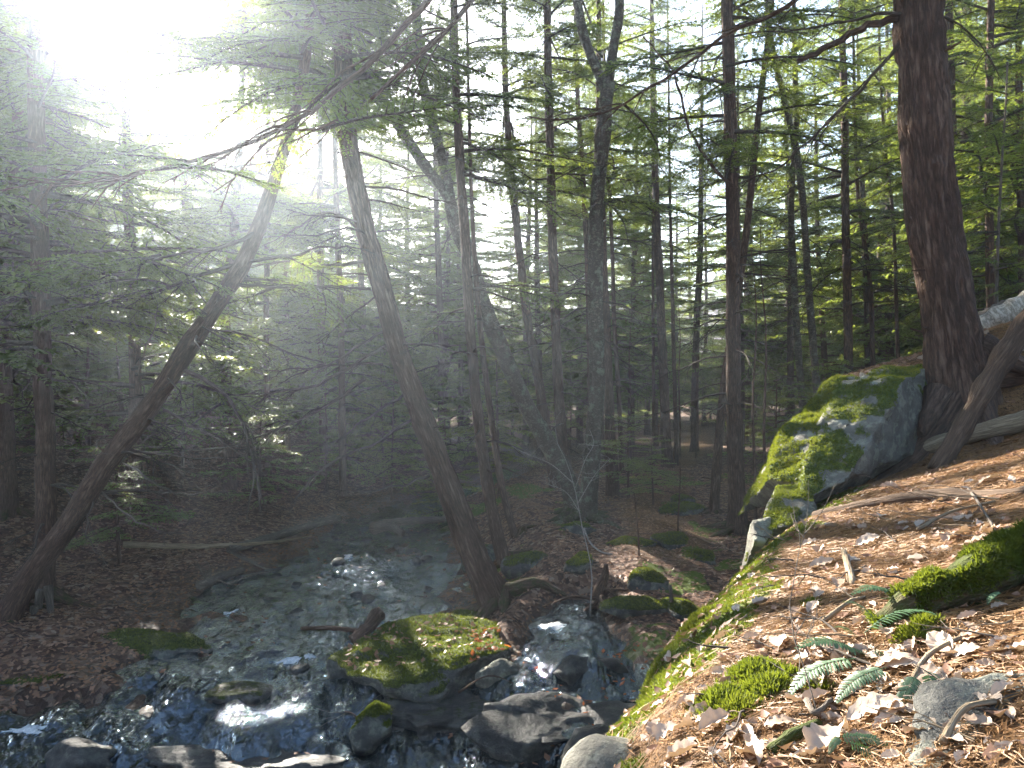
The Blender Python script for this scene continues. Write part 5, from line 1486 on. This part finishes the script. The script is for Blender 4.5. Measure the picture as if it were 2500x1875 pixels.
# ------------------------------------------------------------------ foam on the water
def foam(label, u, v, Y, w, d, seed):
    r = np.random.default_rng(seed)
    x = (u - 1250) / F * Y
    z = float(water_base(np.array([x]), np.array([Y]))[0]) + .05
    n, m = 72, 6
    w, d = w * .8, d * .8
    a = np.linspace(0, 6.283, n, endpoint=False)
    out = 1 + .55 * fbm(np.stack([np.cos(a) * 3.2, np.sin(a) * 3.2, np.full(n, seed * 1.7)], 1), 3, seed)
    z = float(water_at(x, Y))
    V = [(0, 0, .012)]
    for j in range(1, m + 1):
        f = j / m
        for k in range(n):
            ox, oy = w * out[k] * f * math.cos(a[k]), d * out[k] * f * math.sin(a[k])
            V.append((ox, oy, float(water_at(x + ox, Y + oy)) - z + .012 * (1 - f ** 4) - (.004 if j == m else 0) + .002 * r.normal()))
    T = [(0, 1 + k, 1 + (k + 1) % n) for k in range(n)]
    Q = [(1 + j * n + k, 1 + (j + 1) * n + k, 1 + (j + 1) * n + (k + 1) % n, 1 + j * n + (k + 1) % n) for j in range(m - 1) for k in range(n)]
    b = MB(); b.add(V, Q, T)
    tag(obj('foam_patch', b.mesh('foam_patch', M['foam'], True), None, (x, Y, z)), label, 'foam')
foam('long white foam patch floating left of the island rock', 705, 1590, 8.95, .17, .07, 1)
foam('small white foam patch touching the island rock', 757, 1583, 8.95, .07, .07, 2)
foam('large lacy foam patch below the side channel in the foreground', 1300, 1785, 7.05, .20, .26, 3)
foam('white foam at the head of the stream', 850, 1358, 14.0, .10, .16, 4)
foam('white foam strip by the leaf beach', 562, 1495, 10.7, .13, .06, 5)
foam('white foam below the mossy shore rock at the left edge', 70, 1770, 7.35, .22, .08, 6)
foam('bright foam and painted sky reflection in the side pool under the root wad', 1345, 1528, 9.25, .20, .13, 7)  # white of the reflected sky is put into this foam mesh

# ------------------------------------------------------------------ hazy air, its bluish glow also imitating lens glare
m, nt, out = new_mat('haze')
pv = nt.nodes.new('ShaderNodeVolumePrincipled')
pv.inputs['Color'].default_value = (.74, .86, 1.0, 1)
pv.inputs['Density'].default_value = HAZE_DENSITY
pv.inputs['Anisotropy'].default_value = .72
nt.links.new(pv.outputs[0], out.inputs['Volume'])
x0, x1, y0, y1, z0, z1 = -152, 152, -132, 172, -30, 27
b = MB()
b.add([(x, y, z) for x in (x0, x1) for y in (y0, y1) for z in (z0, z1)], [(0, 1, 3, 2), (4, 6, 7, 5), (0, 4, 5, 1), (2, 3, 7, 6), (0, 2, 6, 4), (1, 5, 7, 3)])
tag(obj('haze', b.mesh('haze', m, False)), 'thin luminous haze hanging in the forest air, also imitating lens glare', 'haze', kind='stuff')
print('TRIS', sum(len(me.loops) - 2 * len(me.polygons) for me in bpy.data.meshes))
